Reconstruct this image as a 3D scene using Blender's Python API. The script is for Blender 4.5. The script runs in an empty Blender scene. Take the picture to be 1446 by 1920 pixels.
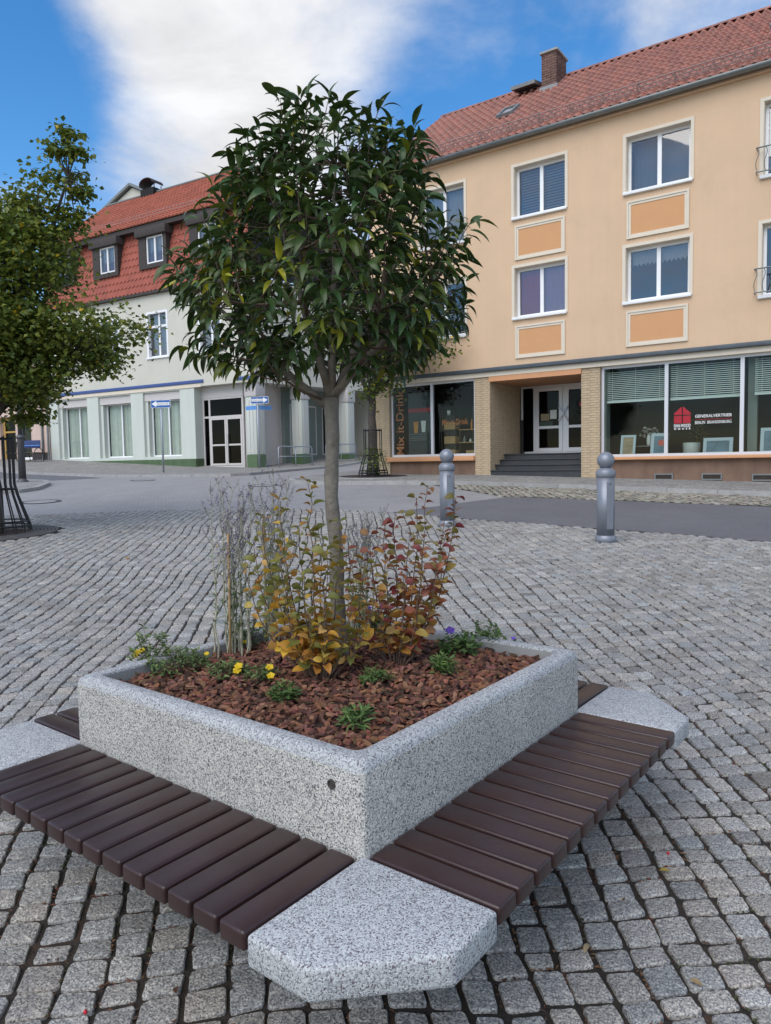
import bpy, bmesh, math, random
from mathutils import Vector, Matrix, Euler, noise as mnoise
R = math.radians
rnd = random.Random(7)
scn = bpy.context.scene
col = scn.collection

# ------------------------------------------------------------------ camera
CZ = 1.484
PITCH, ROLL, FPX = 0.06856, 0.0178, 1367.0
fwd = Vector((0, math.cos(PITCH), -math.sin(PITCH)))
up0 = Vector((0, math.sin(PITCH), math.cos(PITCH)))
rt0 = Vector((1, 0, 0))
upv = up0 * math.cos(ROLL) + rt0 * math.sin(ROLL)
rtv = rt0 * math.cos(ROLL) - up0 * math.sin(ROLL)
cam_d = bpy.data.cameras.new('camera')
cam = bpy.data.objects.new('camera', cam_d)
col.objects.link(cam)
cam.matrix_world = Matrix(((rtv.x, upv.x, -fwd.x, 0), (rtv.y, upv.y, -fwd.y, 0), (rtv.z, upv.z, -fwd.z, CZ), (0, 0, 0, 1)))
cam_d.sensor_fit = 'VERTICAL'
cam_d.sensor_height = 36
cam_d.lens = FPX / 1920 * 36
cam_d.clip_start = 0.05
cam_d.clip_end = 3000
scn.camera = cam

# ------------------------------------------------------------------ world, sun, exposure
SUN_EL, SUN_AZ = R(48), R(212)      # azimuth clockwise from +Y (north): behind and left of the camera
wd = bpy.data.worlds.new('World')
scn.world = wd
wd.use_nodes = True
wn, wl = wd.node_tree.nodes, wd.node_tree.links
wn.clear()


def N(nodes, typ, **kw):
    n = nodes.new(typ)
    for k, v in kw.items():
        if k.startswith('i_'):
            key = k[2:]
            n.inputs[int(key) if key.isdigit() else key.replace('_', ' ')].default_value = v
        else:
            setattr(n, k, v)
    return n


def px_dir(x, y):
    d = fwd * FPX + rtv * (x - 723) + upv * (960 - y)
    return d.normalized()


sky = N(wn, 'ShaderNodeTexSky', sky_type='NISHITA', sun_disc=False, sun_elevation=SUN_EL, sun_rotation=SUN_AZ,
        air_density=1.0, dust_density=0.3, ozone_density=2.0)
bg_sky = N(wn, 'ShaderNodeBackground', i_Strength=0.145)
hs = N(wn, 'ShaderNodeHueSaturation', i_Saturation=1.34, i_Value=1.05)
wl.new(sky.outputs[0], hs.inputs['Color'])
wl.new(hs.outputs[0], bg_sky.inputs[0])
tc = N(wn, 'ShaderNodeTexCoord')
sep = N(wn, 'ShaderNodeSeparateXYZ')
wl.new(tc.outputs['Generated'], sep.inputs[0])
# clouds lie on a layer overhead: project the direction on a plane
zz = N(wn, 'ShaderNodeMath', operation='MAXIMUM', i_1=0.0)
wl.new(sep.outputs[2], zz.inputs[0])
za = N(wn, 'ShaderNodeMath', operation='ADD', i_1=0.22)
wl.new(zz.outputs[0], za.inputs[0])
dv = N(wn, 'ShaderNodeVectorMath', operation='DIVIDE')
cz3 = N(wn, 'ShaderNodeCombineXYZ')
for i in range(3):
    wl.new(za.outputs[0], cz3.inputs[i])
wl.new(tc.outputs['Generated'], dv.inputs[0])
wl.new(cz3.outputs[0], dv.inputs[1])
n1 = N(wn, 'ShaderNodeTexNoise', i_Scale=1.6, i_Detail=9.0, i_Roughness=0.58, i_Distortion=0.35)
n2 = N(wn, 'ShaderNodeTexNoise', i_Scale=4.2, i_Detail=8.0, i_Roughness=0.62, i_Distortion=0.2)
wl.new(dv.outputs[0], n1.inputs[0])
wl.new(dv.outputs[0], n2.inputs[0])
n3 = N(wn, 'ShaderNodeTexNoise', i_Scale=2.6, i_Detail=9.0, i_Roughness=0.6, i_Distortion=0.5)
wl.new(dv.outputs[0], n3.inputs[0])


def madd(a, b, mul, acc=None):
    m = N(wn, 'ShaderNodeMath', operation='MULTIPLY_ADD')
    wl.new(a, m.inputs[0])
    m.inputs[1].default_value = mul
    if acc is None:
        m.inputs[2].default_value = b
    else:
        wl.new(acc, m.inputs[2])
    return m.outputs[0]


acc = madd(n1.outputs[0], -0.60, 1.7)
acc = madd(n2.outputs[0], 0, 0.75, acc)
# shapes of the cloud field in the part of the sky that is seen (direction, outer deg, inner deg, weight)
for (x, y, ro, ri, wt) in [(580, 60, 20, 2, 0.26), (330, 170, 15, 2, 0.20), (430, 300, 9, 1, 0.20), (330, 300, 7, 0, 0.10),
                           (70, 330, 15, 2, -0.50), (-20, 90, 9, 0, -0.34), (930, 180, 11, 1, -0.48), (840, 300, 9, 1, -0.20),
                           (1200, 30, 14, 2, 0.10), (10, 500, 8, 1, 0.30), (1050, 200, 6, 1, -0.10)]:
    d = px_dir(x, y)
    vm = N(wn, 'ShaderNodeVectorMath', operation='DOT_PRODUCT')
    vm.inputs[1].default_value = d
    wl.new(tc.outputs['Generated'], vm.inputs[0])
    mr = N(wn, 'ShaderNodeMapRange', interpolation_type='SMOOTHSTEP')
    mr.inputs[1].default_value = math.cos(R(ro))
    mr.inputs[2].default_value = math.cos(R(ri))
    wl.new(vm.outputs['Value'], mr.inputs[0])
    acc = madd(mr.outputs[0], 0, wt, acc)
mask = N(wn, 'ShaderNodeMapRange', interpolation_type='SMOOTHSTEP')
mask.inputs[1].default_value = 0.25
mask.inputs[2].default_value = 1.22
wl.new(acc, mask.inputs[0])
shade = N(wn, 'ShaderNodeMapRange')
shade.inputs[1].default_value = 0.62
shade.inputs[2].default_value = 0.34
shade.inputs[3].default_value = 1.0
shade.inputs[4].default_value = 0.74
wl.new(n3.outputs[0], shade.inputs[0])
crgb = N(wn, 'ShaderNodeMix', data_type='RGBA', blend_type='MULTIPLY')
crgb.inputs[0].default_value = 1.0
crgb.inputs[6].default_value = (0.96, 0.965, 0.985, 1)
wl.new(shade.outputs[0], crgb.inputs[7])
bg_cl = N(wn, 'ShaderNodeBackground', i_Strength=0.76)
wl.new(crgb.outputs[2], bg_cl.inputs[0])
mixs = N(wn, 'ShaderNodeMixShader')
wl.new(mask.outputs[0], mixs.inputs[0])
wl.new(bg_sky.outputs[0], mixs.inputs[1])
wl.new(bg_cl.outputs[0], mixs.inputs[2])
wout = N(wn, 'ShaderNodeOutputWorld')
wl.new(mixs.outputs[0], wout.inputs[0])

sun_d = bpy.data.lights.new('sun', 'SUN')
sun_d.energy = 2.0
sun_d.angle = R(60)
sun_d.color = (1.0, 0.94, 0.85)
sun = bpy.data.objects.new('sun', sun_d)
col.objects.link(sun)
sun.location = (-20, -30, 40)
sdir = Vector((math.sin(SUN_AZ) * math.cos(SUN_EL), math.cos(SUN_AZ) * math.cos(SUN_EL), math.sin(SUN_EL)))
sun.rotation_euler = sdir.to_track_quat('Z', 'Y').to_euler()

vs = scn.view_settings
vs.view_transform = 'Standard'
vs.look = 'None'
vs.exposure = 0.42
vs.gamma = 1
vs.use_curve_mapping = False
scn.cycles.max_bounces = 8
scn.cycles.transparent_max_bounces = 12
scn.cycles.use_denoising = True
scn.cycles.sample_clamp_indirect = 6

# ------------------------------------------------------------------ ground height
KN = [(-60, 5.2), (0, 1.645), (2.8, 1.484), (9.25, 1.085), (10.84, .985), (16.5, .69), (20.8, .49), (28, .34), (33, .25), (34.5, .18), (40, -.34), (60, -1.2), (150, -2), (1200, -3)]
YK = [k[0] for k in KN]


def zf(y):
    if y <= YK[0]:
        return CZ - KN[0][1]
    for (a, ga), (b, gb) in zip(KN[:-1], KN[1:]):
        if y <= b:
            t = (y - a) / (b - a)
            return CZ - (ga + (gb - ga) * t)
    return CZ - KN[-1][1]


# ------------------------------------------------------------------ materials
MAT = {}


def mat(name, base=(0.5, 0.5, 0.5), rough=0.7, metal=0.0, spec=0.5, var=0.0, vscale=4.0, bump=0.0, bscale=60.0, tint=False, speck=None, objrand=0.0, dirt=None, streak=0.0):
    """Procedural principled material. var: broad colour mottling, bump: fine relief, tint: multiply by colour attribute,
    speck: (scale, [(pos, colour)...]) cell speckle, objrand: value change from object to object, dirt: (colour, scale, amount)."""
    m = bpy.data.materials.new(name)
    m.use_nodes = True
    nd, lk = m.node_tree.nodes, m.node_tree.links
    b = nd['Principled BSDF']
    b.inputs['Roughness'].default_value = rough
    b.inputs['Metallic'].default_value = metal
    b.inputs['Specular IOR Level'].default_value = spec
    co = N(nd, 'ShaderNodeTexCoord')
    cur = None
    rgb = N(nd, 'ShaderNodeRGB')
    rgb.outputs[0].default_value = (*base, 1)
    cur = rgb.outputs[0]
    if speck:
        v = N(nd, 'ShaderNodeTexVoronoi', i_Scale=speck[0], i_Randomness=1.0)
        lk.new(co.outputs['Object'], v.inputs['Vector'])
        bw = N(nd, 'ShaderNodeSeparateColor')
        lk.new(v.outputs['Color'], bw.inputs[0])
        rp = N(nd, 'ShaderNodeValToRGB')
        rp.color_ramp.interpolation = 'CONSTANT'
        el = rp.color_ramp.elements
        for i, (ps, c) in enumerate(speck[1]):
            e = el[i] if i < len(el) and i < 2 else el.new(ps)
            e.position = ps
            e.color = (*c, 1)
        lk.new(bw.outputs[0], rp.inputs[0])
        mx = N(nd, 'ShaderNodeMix', data_type='RGBA', blend_type='MULTIPLY')
        mx.inputs[0].default_value = 1
        lk.new(cur, mx.inputs[6])
        lk.new(rp.outputs[0], mx.inputs[7])
        cur = mx.outputs[2]
        if len(speck) > 2:
            d2 = N(nd, 'ShaderNodeMath', operation='MULTIPLY', i_1=-1.0)
            lk.new(v.outputs['Distance'], d2.inputs[0])
            bp = N(nd, 'ShaderNodeBump', i_Strength=speck[2], i_Distance=0.003)
            lk.new(d2.outputs[0], bp.inputs['Height'])
            lk.new(bp.outputs[0], b.inputs['Normal'])
    if tint:
        at = N(nd, 'ShaderNodeAttribute', attribute_name='tint')
        mx = N(nd, 'ShaderNodeMix', data_type='RGBA', blend_type='MULTIPLY')
        mx.inputs[0].default_value = 1
        lk.new(cur, mx.inputs[6])
        lk.new(at.outputs['Color'], mx.inputs[7])
        cur = mx.outputs[2]
    if var > 0:
        nz = N(nd, 'ShaderNodeTexNoise', i_Scale=vscale, i_Detail=8.0, i_Roughness=0.62)
        lk.new(co.outputs['Object'], nz.inputs['Vector'])
        mp = N(nd, 'ShaderNodeMapRange')
        mp.inputs[1].default_value = 0.25
        mp.inputs[2].default_value = 0.75
        mp.inputs[3].default_value = 1 - var
        mp.inputs[4].default_value = 1 + var
        lk.new(nz.outputs[0], mp.inputs[0])
        mx = N(nd, 'ShaderNodeVectorMath', operation='SCALE')
        lk.new(cur, mx.inputs[0])
        lk.new(mp.outputs[0], mx.inputs['Scale'])
        cur = mx.outputs[0]
    if streak > 0:
        mpg = N(nd, 'ShaderNodeMapping')
        mpg.inputs['Scale'].default_value = (3.0, 3.0, 0.18)
        lk.new(co.outputs['Object'], mpg.inputs[0])
        nz = N(nd, 'ShaderNodeTexNoise', i_Scale=1.6, i_Detail=6.0, i_Roughness=0.6)
        lk.new(mpg.outputs[0], nz.inputs['Vector'])
        mp = N(nd, 'ShaderNodeMapRange')
        mp.inputs[1].default_value = 0.35
        mp.inputs[2].default_value = 0.7
        mp.inputs[3].default_value = 1.0 + streak * .4
        mp.inputs[4].default_value = 1 - streak
        lk.new(nz.outputs[0], mp.inputs[0])
        mx = N(nd, 'ShaderNodeVectorMath', operation='SCALE')
        lk.new(cur, mx.inputs[0])
        lk.new(mp.outputs[0], mx.inputs['Scale'])
        cur = mx.outputs[0]
    if objrand > 0:
        oi = N(nd, 'ShaderNodeObjectInfo')
        mp = N(nd, 'ShaderNodeMapRange')
        mp.inputs[3].default_value = 1 - objrand
        mp.inputs[4].default_value = 1 + objrand
        lk.new(oi.outputs['Random'], mp.inputs[0])
        mx = N(nd, 'ShaderNodeVectorMath', operation='SCALE')
        lk.new(cur, mx.inputs[0])
        lk.new(mp.outputs[0], mx.inputs['Scale'])
        cur = mx.outputs[0]
    if dirt:
        nz = N(nd, 'ShaderNodeTexNoise', i_Scale=dirt[1], i_Detail=7.0, i_Roughness=0.7)
        lk.new(co.outputs['Object'], nz.inputs['Vector'])
        mp = N(nd, 'ShaderNodeMapRange', interpolation_type='SMOOTHSTEP')
        mp.inputs[1].default_value = 0.52
        mp.inputs[2].default_value = 0.68
        mp.inputs[4].default_value = dirt[2]
        lk.new(nz.outputs[0], mp.inputs[0])
        mx = N(nd, 'ShaderNodeMix', data_type='RGBA')
        lk.new(mp.outputs[0], mx.inputs[0])
        lk.new(cur, mx.inputs[6])
        mx.inputs[7].default_value = (*dirt[0], 1)
        cur = mx.outputs[2]
    lk.new(cur, b.inputs['Base Color'])
    if bump > 0:
        nz = N(nd, 'ShaderNodeTexNoise', i_Scale=bscale, i_Detail=5.0, i_Roughness=0.6)
        lk.new(co.outputs['Object'], nz.inputs['Vector'])
        bp = N(nd, 'ShaderNodeBump', i_Strength=bump, i_Distance=0.01)
        lk.new(nz.outputs[0], bp.inputs['Height'])
        lk.new(bp.outputs[0], b.inputs['Normal'])
    MAT[name] = m
    return m


def glass_mat(name, tintc, refl=1.0, base_refl=0.03):
    m = bpy.data.materials.new(name)
    m.use_nodes = True
    nd, lk = m.node_tree.nodes, m.node_tree.links
    nd.clear()
    tr = N(nd, 'ShaderNodeBsdfTransparent')
    tr.inputs[0].default_value = (*tintc, 1)
    gl = N(nd, 'ShaderNodeBsdfGlossy', i_Roughness=0.015)
    fr = N(nd, 'ShaderNodeFresnel', i_IOR=1.5)
    ma = N(nd, 'ShaderNodeMath', operation='MULTIPLY_ADD', i_1=refl, i_2=base_refl)
    lk.new(fr.outputs[0], ma.inputs[0])
    co = N(nd, 'ShaderNodeTexCoord')
    nz = N(nd, 'ShaderNodeTexNoise', i_Scale=1.3, i_Detail=1.0)
    lk.new(co.outputs['Object'], nz.inputs['Vector'])
    bp = N(nd, 'ShaderNodeBump', i_Strength=0.04, i_Distance=0.05)
    lk.new(nz.outputs[0], bp.inputs['Height'])
    lk.new(bp.outputs[0], gl.inputs['Normal'])
    mx = N(nd, 'ShaderNodeMixShader')
    lk.new(ma.outputs[0], mx.inputs[0])
    lk.new(tr.outputs[0], mx.inputs[1])
    lk.new(gl.outputs[0], mx.inputs[2])
    o = N(nd, 'ShaderNodeOutputMaterial')
    lk.new(mx.outputs[0], o.inputs[0])
    MAT[name] = m


def leaf_mat(name, base, rough=0.45, trans=0.12, spec=0.5):
    m = bpy.data.materials.new(name)
    m.use_nodes = True
    nd, lk = m.node_tree.nodes, m.node_tree.links
    b = nd['Principled BSDF']
    b.inputs['Roughness'].default_value = rough
    b.inputs['Specular IOR Level'].default_value = spec
    at = N(nd, 'ShaderNodeAttribute', attribute_name='tint')
    mx = N(nd, 'ShaderNodeMix', data_type='RGBA', blend_type='MULTIPLY')
    mx.inputs[0].default_value = 1
    mx.inputs[6].default_value = (*base, 1)
    lk.new(at.outputs['Color'], mx.inputs[7])
    co = N(nd, 'ShaderNodeTexCoord')
    nz = N(nd, 'ShaderNodeTexNoise', i_Scale=35.0, i_Detail=3.0)
    lk.new(co.outputs['Object'], nz.inputs['Vector'])
    mp = N(nd, 'ShaderNodeMapRange')
    mp.inputs[1].default_value = .3
    mp.inputs[2].default_value = .7
    mp.inputs[3].default_value = .78
    mp.inputs[4].default_value = 1.22
    lk.new(nz.outputs[0], mp.inputs[0])
    sc = N(nd, 'ShaderNodeVectorMath', operation='SCALE')
    lk.new(mx.outputs[2], sc.inputs[0])
    lk.new(mp.outputs[0], sc.inputs['Scale'])
    lk.new(sc.outputs[0], b.inputs['Base Color'])
    tl = N(nd, 'ShaderNodeBsdfTranslucent')
    lk.new(sc.outputs[0], tl.inputs[0])
    ms = N(nd, 'ShaderNodeMixShader')
    ms.inputs[0].default_value = trans
    lk.new(b.outputs[0], ms.inputs[1])
    lk.new(tl.outputs[0], ms.inputs[2])
    lk.new(ms.outputs[0], nd['Material Output'].inputs[0])
    MAT[name] = m


G3 = [(0.0, (0.32, 0.33, 0.36)), (0.18, (0.75, 0.76, 0.78)), (0.42, (1.0, 1.0, 1.0)), (0.72, (1.25, 1.24, 1.2)), (0.93, (0.5, 0.5, 0.52))]
mat('granite', (0.36, 0.345, 0.318), 0.52, tint=True, var=0.20, vscale=9, speck=(210, [(0, (.42, .43, .46)), (.22, (.85, .85, .87)), (.5, (1.28, 1.27, 1.23)), (.8, (.72, .72, .74))]), bump=0.9, bscale=75, dirt=((.16, .14, .115), 1.1, .35))
mat('joint', (0.034, 0.027, 0.021), 0.95, var=0.5, vscale=30, bump=1.0, bscale=130, dirt=((0.12, 0.055, 0.028), 5.0, 0.6))
mat('pavers', (0.335, 0.327, 0.322), 0.62, var=0.12, vscale=1.2)
mat('asphalt', (0.135, 0.134, 0.142), 0.72, var=0.14, vscale=0.9, speck=(90, [(0, (.8, .8, .8)), (.4, (1, 1, 1)), (.8, (1.2, 1.2, 1.2))]))
mat('mosaic', (0.25, 0.24, 0.225), 0.9, var=0.25, vscale=1.5, speck=(22, [(0, (.72, .72, .72)), (.35, (1, 1, 1)), (.7, (1.18, 1.16, 1.12))], 0.6))
mat('rubble', (0.27, 0.25, 0.22), 0.9, tint=True, var=0.3, vscale=6, bump=.5, bscale=30)
mat('kerbstone', (0.33, 0.32, 0.31), 0.85, var=0.2, vscale=5, objrand=.08)
mat('terrazzo_side', (0.40, 0.39, 0.365), 0.85, speck=(290, [(0, (.22, .23, .26)), (.14, (.55, .56, .58)), (.32, (.90, .90, .90)), (.60, (1.10, 1.08, 1.05)), (.82, (1.35, 1.33, 1.28))], .45), var=.16, vscale=2.2, streak=.10)
mat('terrazzo_top', (0.395, 0.405, 0.41), 0.7, speck=(300, [(0, (.34, .27, .30)), (.13, (.60, .61, .63)), (.32, (.95, .95, .96)), (.62, (1.14, 1.14, 1.13)), (.85, (1.35, 1.35, 1.33))], .3), var=.10, vscale=1.6)
mat('slat', (0.036, 0.0175, 0.0165), 0.33, spec=0.5, var=.18, vscale=6, bump=.08, bscale=160, objrand=.12)
mat('steel_dark', (0.05, 0.05, 0.055), 0.5, metal=.6)
mat('concrete', (0.3, 0.3, 0.29), .9, var=.15, bump=.3)
mat('plug', (0.05, 0.042, 0.035), .7, bump=.5, bscale=100)
mat('bark', (0.21, 0.185, 0.15), .9, var=.3, vscale=22, bump=.8, bscale=60, dirt=((0.13, 0.10, 0.075), 14.0, .7))
mat('twig', (0.13, 0.085, 0.06), .85, var=.3, vscale=20)
mat('bark_dark', (0.07, 0.06, 0.05), .95, var=.3, vscale=12, bump=.8, bscale=40)
mat('soil', (0.035, 0.018, 0.013), 1.0, bump=1, bscale=40)
mat('chip', (0.15, 0.064, 0.038), .85, tint=True, var=.25, vscale=60, bump=.5, bscale=150)
leaf_mat('laurel', (0.054, 0.086, 0.020), 0.36, .16, .36)
leaf_mat('autumn', (0.85, 0.85, 0.85), 0.5, .36)
leaf_mat('linden', (0.165, 0.21, 0.042), 0.5, .32)
leaf_mat('herb', (0.12, 0.17, 0.055), 0.65, .2)
leaf_mat('petal', (0.8, 0.8, 0.8), 0.6, .3)
mat('sage_stem', (0.40, 0.38, 0.28), .9, var=.2, vscale=30)
mat('bamboo', (0.42, 0.27, 0.13), .7, var=.25, vscale=25)
mat('peach', (0.645, 0.452, 0.298), .92, var=.06, vscale=.9, bump=.3, bscale=120, streak=.025, dirt=((.50, .36, .25), .7, .30))
mat('orange_plaster', (0.60, 0.32, 0.155), .9, var=.04, vscale=2, bump=.2, bscale=120)
mat('cream', (0.68, 0.60, 0.49), .85, var=.05, vscale=3)
mat('white_pvc', (0.80, 0.80, 0.81), .4, var=.03, vscale=2)
mat('alu', (0.62, 0.62, 0.65), .38, metal=.25, var=.04, vscale=2)
mat('sill_orange', (0.60, 0.30, 0.15), .7, var=.06)
mat('plinth', (0.20, 0.125, 0.088), .95, var=.22, vscale=2.2, bump=.3, bscale=50, streak=.15)
mat('strip', (0.085, 0.10, 0.115), .55, metal=.4, var=.15, vscale=4)
mat('zinc', (0.20, 0.215, 0.215), .5, metal=.5, var=.18, vscale=3)
mat('brick_yellow', (0.47, 0.36, 0.235), .9, var=.16, vscale=7, objrand=.05, bump=.3, bscale=60)
mat('mortar', (0.33, 0.27, 0.20), .95, var=.1)
mat('step_black', (0.035, 0.037, 0.042), .55, var=.25, vscale=6)
mat('tile_right', (0.275, 0.108, 0.078), .42, tint=True, var=.2, vscale=7)
mat('tile_left', (0.35, 0.098, 0.055), .7, tint=True, var=.14, vscale=3)
mat('tile_hang', (0.30, 0.075, 0.048), .75, tint=True, var=.1, vscale=3)
mat('roof_under', (0.12, 0.05, 0.04), .9)
mat('chimney_brick', (0.14, 0.078, 0.066), .9, var=.3, vscale=8, objrand=.25)
mat('lead', (0.24, 0.25, 0.26), .6, metal=.3, var=.2)
mat('guard', (0.42, 0.33, 0.31), .6, metal=.3)
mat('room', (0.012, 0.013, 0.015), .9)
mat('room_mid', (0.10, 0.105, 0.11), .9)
mat('room_green', (0.19, 0.225, 0.205), .9, var=.1)
mat('curtain', (0.55, 0.57, 0.56), .9)
mat('curtain_red', (0.60, 0.03, 0.05), .85)
mat('curtain_pink', (0.62, 0.34, 0.45), .85)
mat('blind', (0.62, 0.70, 0.66), .6)
mat('vblind', (0.62, 0.65, 0.59), .8, var=.12, vscale=3)
mat('vent_green', (0.05, 0.075, 0.06), .8)
mat('pleat', (0.30, 0.33, 0.37), .85)
mat('pale_green', (0.57, 0.555, 0.48), .92, var=.05, vscale=1.0, bump=.2, bscale=90, streak=.02)
mat('pillar_green', (0.55, 0.585, 0.53), .85, var=.03, vscale=1.2, streak=.04)
mat('lintel', (0.55, 0.52, 0.505), .8, var=.04)
mat('green_tile', (0.075, 0.125, 0.055), .4, var=.15, vscale=5, objrand=.12)
mat('blue_strip', (0.045, 0.085, 0.25), .55, var=.1)
mat('sign_blue', (0.012, 0.10, 0.36), .4)
mat('sign_lightblue', (0.10, 0.28, 0.62), .45)
mat('navy', (0.025, 0.04, 0.14), .45)
mat('sign_white', (0.82, 0.82, 0.82), .45)
mat('black_text', (0.015, 0.015, 0.015), .6)
mat('cladding', (0.045, 0.036, 0.033), .75, var=.2, vscale=5)
mat('pink', (0.60, 0.45, 0.385), .92, var=.06, vscale=1, streak=.06)
mat('ochre', (0.45, 0.28, 0.08), .8)
mat('bollard', (0.235, 0.25, 0.29), .40, metal=.35, var=.09, vscale=7, streak=.12)
mat('galv', (0.36, 0.39, 0.44), .5, metal=.5, var=.12)
mat('iron', (0.012, 0.013, 0.015), .5)
mat('lamp_grey', (0.085, 0.085, 0.09), .5, metal=.3)
mat('manhole', (0.085, 0.08, 0.08), .8, metal=.2, var=.2, vscale=20)
mat('grate', (0.10, 0.095, 0.09), .8, var=.2, vscale=14)
mat('red_sign', (0.36, 0.006, 0.02), .45)
mat('text_orange', (0.26, 0.115, 0.04), .55)
mat('wood', (0.42, 0.27, 0.12), .7, var=.15, vscale=6)
mat('frame_blue', (0.40, 0.50, 0.54), .5)
mat('picture_teal', (0.10, 0.18, 0.23), .6, var=.5, vscale=5)
mat('picture_tan', (0.28, 0.22, 0.13), .6, var=.4, vscale=6)
mat('poppy', (0.55, 0.09, 0.06), .6, var=.3, vscale=20)
mat('ceramic', (0.62, 0.65, 0.60), .35)
mat('poster', (0.02, 0.03, 0.035), .4, var=.4, vscale=4)
mat('poster_red', (0.35, 0.02, 0.03), .4)
mat('juice', (0.55, 0.22, 0.02), .3, var=.3, vscale=9)
mat('berry', (0.5, 0.01, 0.03), .35)
mat('bench_wood', (0.06, 0.05, 0.045), .7)
mat('roof_grey', (0.20, 0.22, 0.22), .6, metal=.3)
mat('handle', (0.5, 0.5, 0.52), .3, metal=.9)
glass_mat('glass_shop', (0.84, 0.90, 0.88), 0.55, 0.0)
glass_mat('glass_up', (0.62, 0.66, 0.70), 1.6, 0.11)
glass_mat('glass_dark', (0.16, 0.17, 0.18), 0.3, 0.0)


# ------------------------------------------------------------------ helpers
def tag(o, label=None, cat=None, group=None, kind=None):
    if label:
        o['label'] = label
    if cat:
        o['category'] = cat
    if group:
        o['group'] = group
    if kind:
        o['kind'] = kind
    return o


def empty(name, loc=(0, 0, 0), rz=0.0, label=None, cat=None, group=None):
    o = bpy.data.objects.new(name, None)
    o.empty_display_size = 0.1
    col.objects.link(o)
    o.location = loc
    o.rotation_euler = (0, 0, rz)
    return tag(o, label, cat, group)


def link(name, me, m=None, parent=None, mtx=None):
    o = bpy.data.objects.new(name, me)
    col.objects.link(o)
    if m is not None and not me.materials:
        me.materials.append(MAT[m] if isinstance(m, str) else m)
    if parent is not None:
        o.parent = parent
    if mtx is not None:
        o.matrix_local = mtx
    return o


class MB:
    def __init__(s):
        s.v, s.f, s.c = [], [], []

    def add(s, vs, fs, c=None):
        n = len(s.v)
        s.v.extend([tuple(p) for p in vs])
        s.f.extend([tuple(i + n for i in f) for f in fs])
        s.c.extend([c] * len(fs))
        return s

    def box(s, a, b, M=None, c=None):
        x0, y0, z0 = a
        x1, y1, z1 = b
        vs = [(x0, y0, z0), (x1, y0, z0), (x1, y1, z0), (x0, y1, z0), (x0, y0, z1), (x1, y0, z1), (x1, y1, z1), (x0, y1, z1)]
        if M is not None:
            vs = [M @ Vector(p) for p in vs]
        return s.add(vs, [(0, 3, 2, 1), (4, 5, 6, 7), (0, 1, 5, 4), (1, 2, 6, 5), (2, 3, 7, 6), (3, 0, 4, 7)], c)

    def quad(s, a, b, c_, d, c=None):
        return s.add([a, b, c_, d], [(0, 1, 2, 3)], c)

    def prism(s, poly, z0, z1, c=None):
        n = len(poly)
        vs = [(x, y, z0) for x, y in poly] + [(x, y, z1) for x, y in poly]
        fs = [tuple(range(n - 1, -1, -1)), tuple(range(n, 2 * n))]
        fs += [(i, (i + 1) % n, n + (i + 1) % n, n + i) for i in range(n)]
        return s.add(vs, fs, c)

    def extr(s, poly, M, d, c=None):
        """poly in local xy, extruded along local z by d, then M"""
        n = len(poly)
        vs = [M @ Vector((x, y, 0)) for x, y in poly] + [M @ Vector((x, y, d)) for x, y in poly]
        fs = [tuple(range(n - 1, -1, -1)), tuple(range(n, 2 * n))]
        fs += [(i, (i + 1) % n, n + (i + 1) % n, n + i) for i in range(n)]
        return s.add(vs, fs, c)

    def lathe(s, prof, n=24, ctr=(0, 0, 0), c=None):
        vs, fs = [], []
        for r, z in prof:
            for k in range(n):
                a = 2 * math.pi * k / n
                vs.append((ctr[0] + r * math.cos(a), ctr[1] + r * math.sin(a), ctr[2] + z))
        for j in range(len(prof) - 1):
            for k in range(n):
                k2 = (k + 1) % n
                fs.append((j * n + k, j * n + k2, (j + 1) * n + k2, (j + 1) * n + k))
        m = len(prof)
        fs.append(tuple(range(n - 1, -1, -1)))
        fs.append(tuple((m - 1) * n + k for k in range(n)))
        return s.add(vs, fs, c)

    def tube(s, pts, rad, n=6, c=None):
        pts = [Vector(p) for p in pts]
        if not hasattr(rad, '__len__'):
            rad = [rad] * len(pts)
        vs, fs = [], []
        pn = None
        for i, p in enumerate(pts):
            t = (pts[min(i + 1, len(pts) - 1)] - pts[max(i - 1, 0)])
            t = t.normalized() if t.length > 1e-9 else Vector((0, 0, 1))
            if pn is None:
                a = Vector((1, 0, 0)) if abs(t.x) < .8 else Vector((0, 1, 0))
                pn = (a - t * a.dot(t)).normalized()
            else:
                q = pn - t * pn.dot(t)
                pn = q.normalized() if q.length > 1e-6 else pn
            bn = t.cross(pn)
            for k in range(n):
                a = 2 * math.pi * k / n
                vs.append(p + (pn * math.cos(a) + bn * math.sin(a)) * rad[i])
        for j in range(len(pts) - 1):
            for k in range(n):
                k2 = (k + 1) % n
                fs.append((j * n + k, j * n + k2, (j + 1) * n + k2, (j + 1) * n + k))
        fs.append(tuple(range(n - 1, -1, -1)))
        fs.append(tuple((len(pts) - 1) * n + k for k in range(n)))
        return s.add(vs, fs, c)

    def mesh(s, name='mesh', smooth=False):
        me = bpy.data.meshes.new(name)
        me.from_pydata(s.v, [], s.f)
        if any(c is not None for c in s.c):
            ca = me.color_attributes.new('tint', 'FLOAT_COLOR', 'CORNER')
            buf = []
            for f, c in zip(s.f, s.c):
                c = c or (1, 1, 1)
                buf.extend((c[0], c[1], c[2], 1.0) * len(f))
            ca.data.foreach_set('color', buf)
        if smooth:
            me.polygons.foreach_set('use_smooth', [True] * len(me.polygons))
        if smooth == 'sett':
            me.polygons.foreach_set('use_smooth', [len(f) != 3 for f in s.f])
        me.update()
        return me

    def build(s, name, m, parent=None, smooth=False, mtx=None):
        return link(name, s.mesh(name, smooth), m, parent, mtx)


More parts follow.
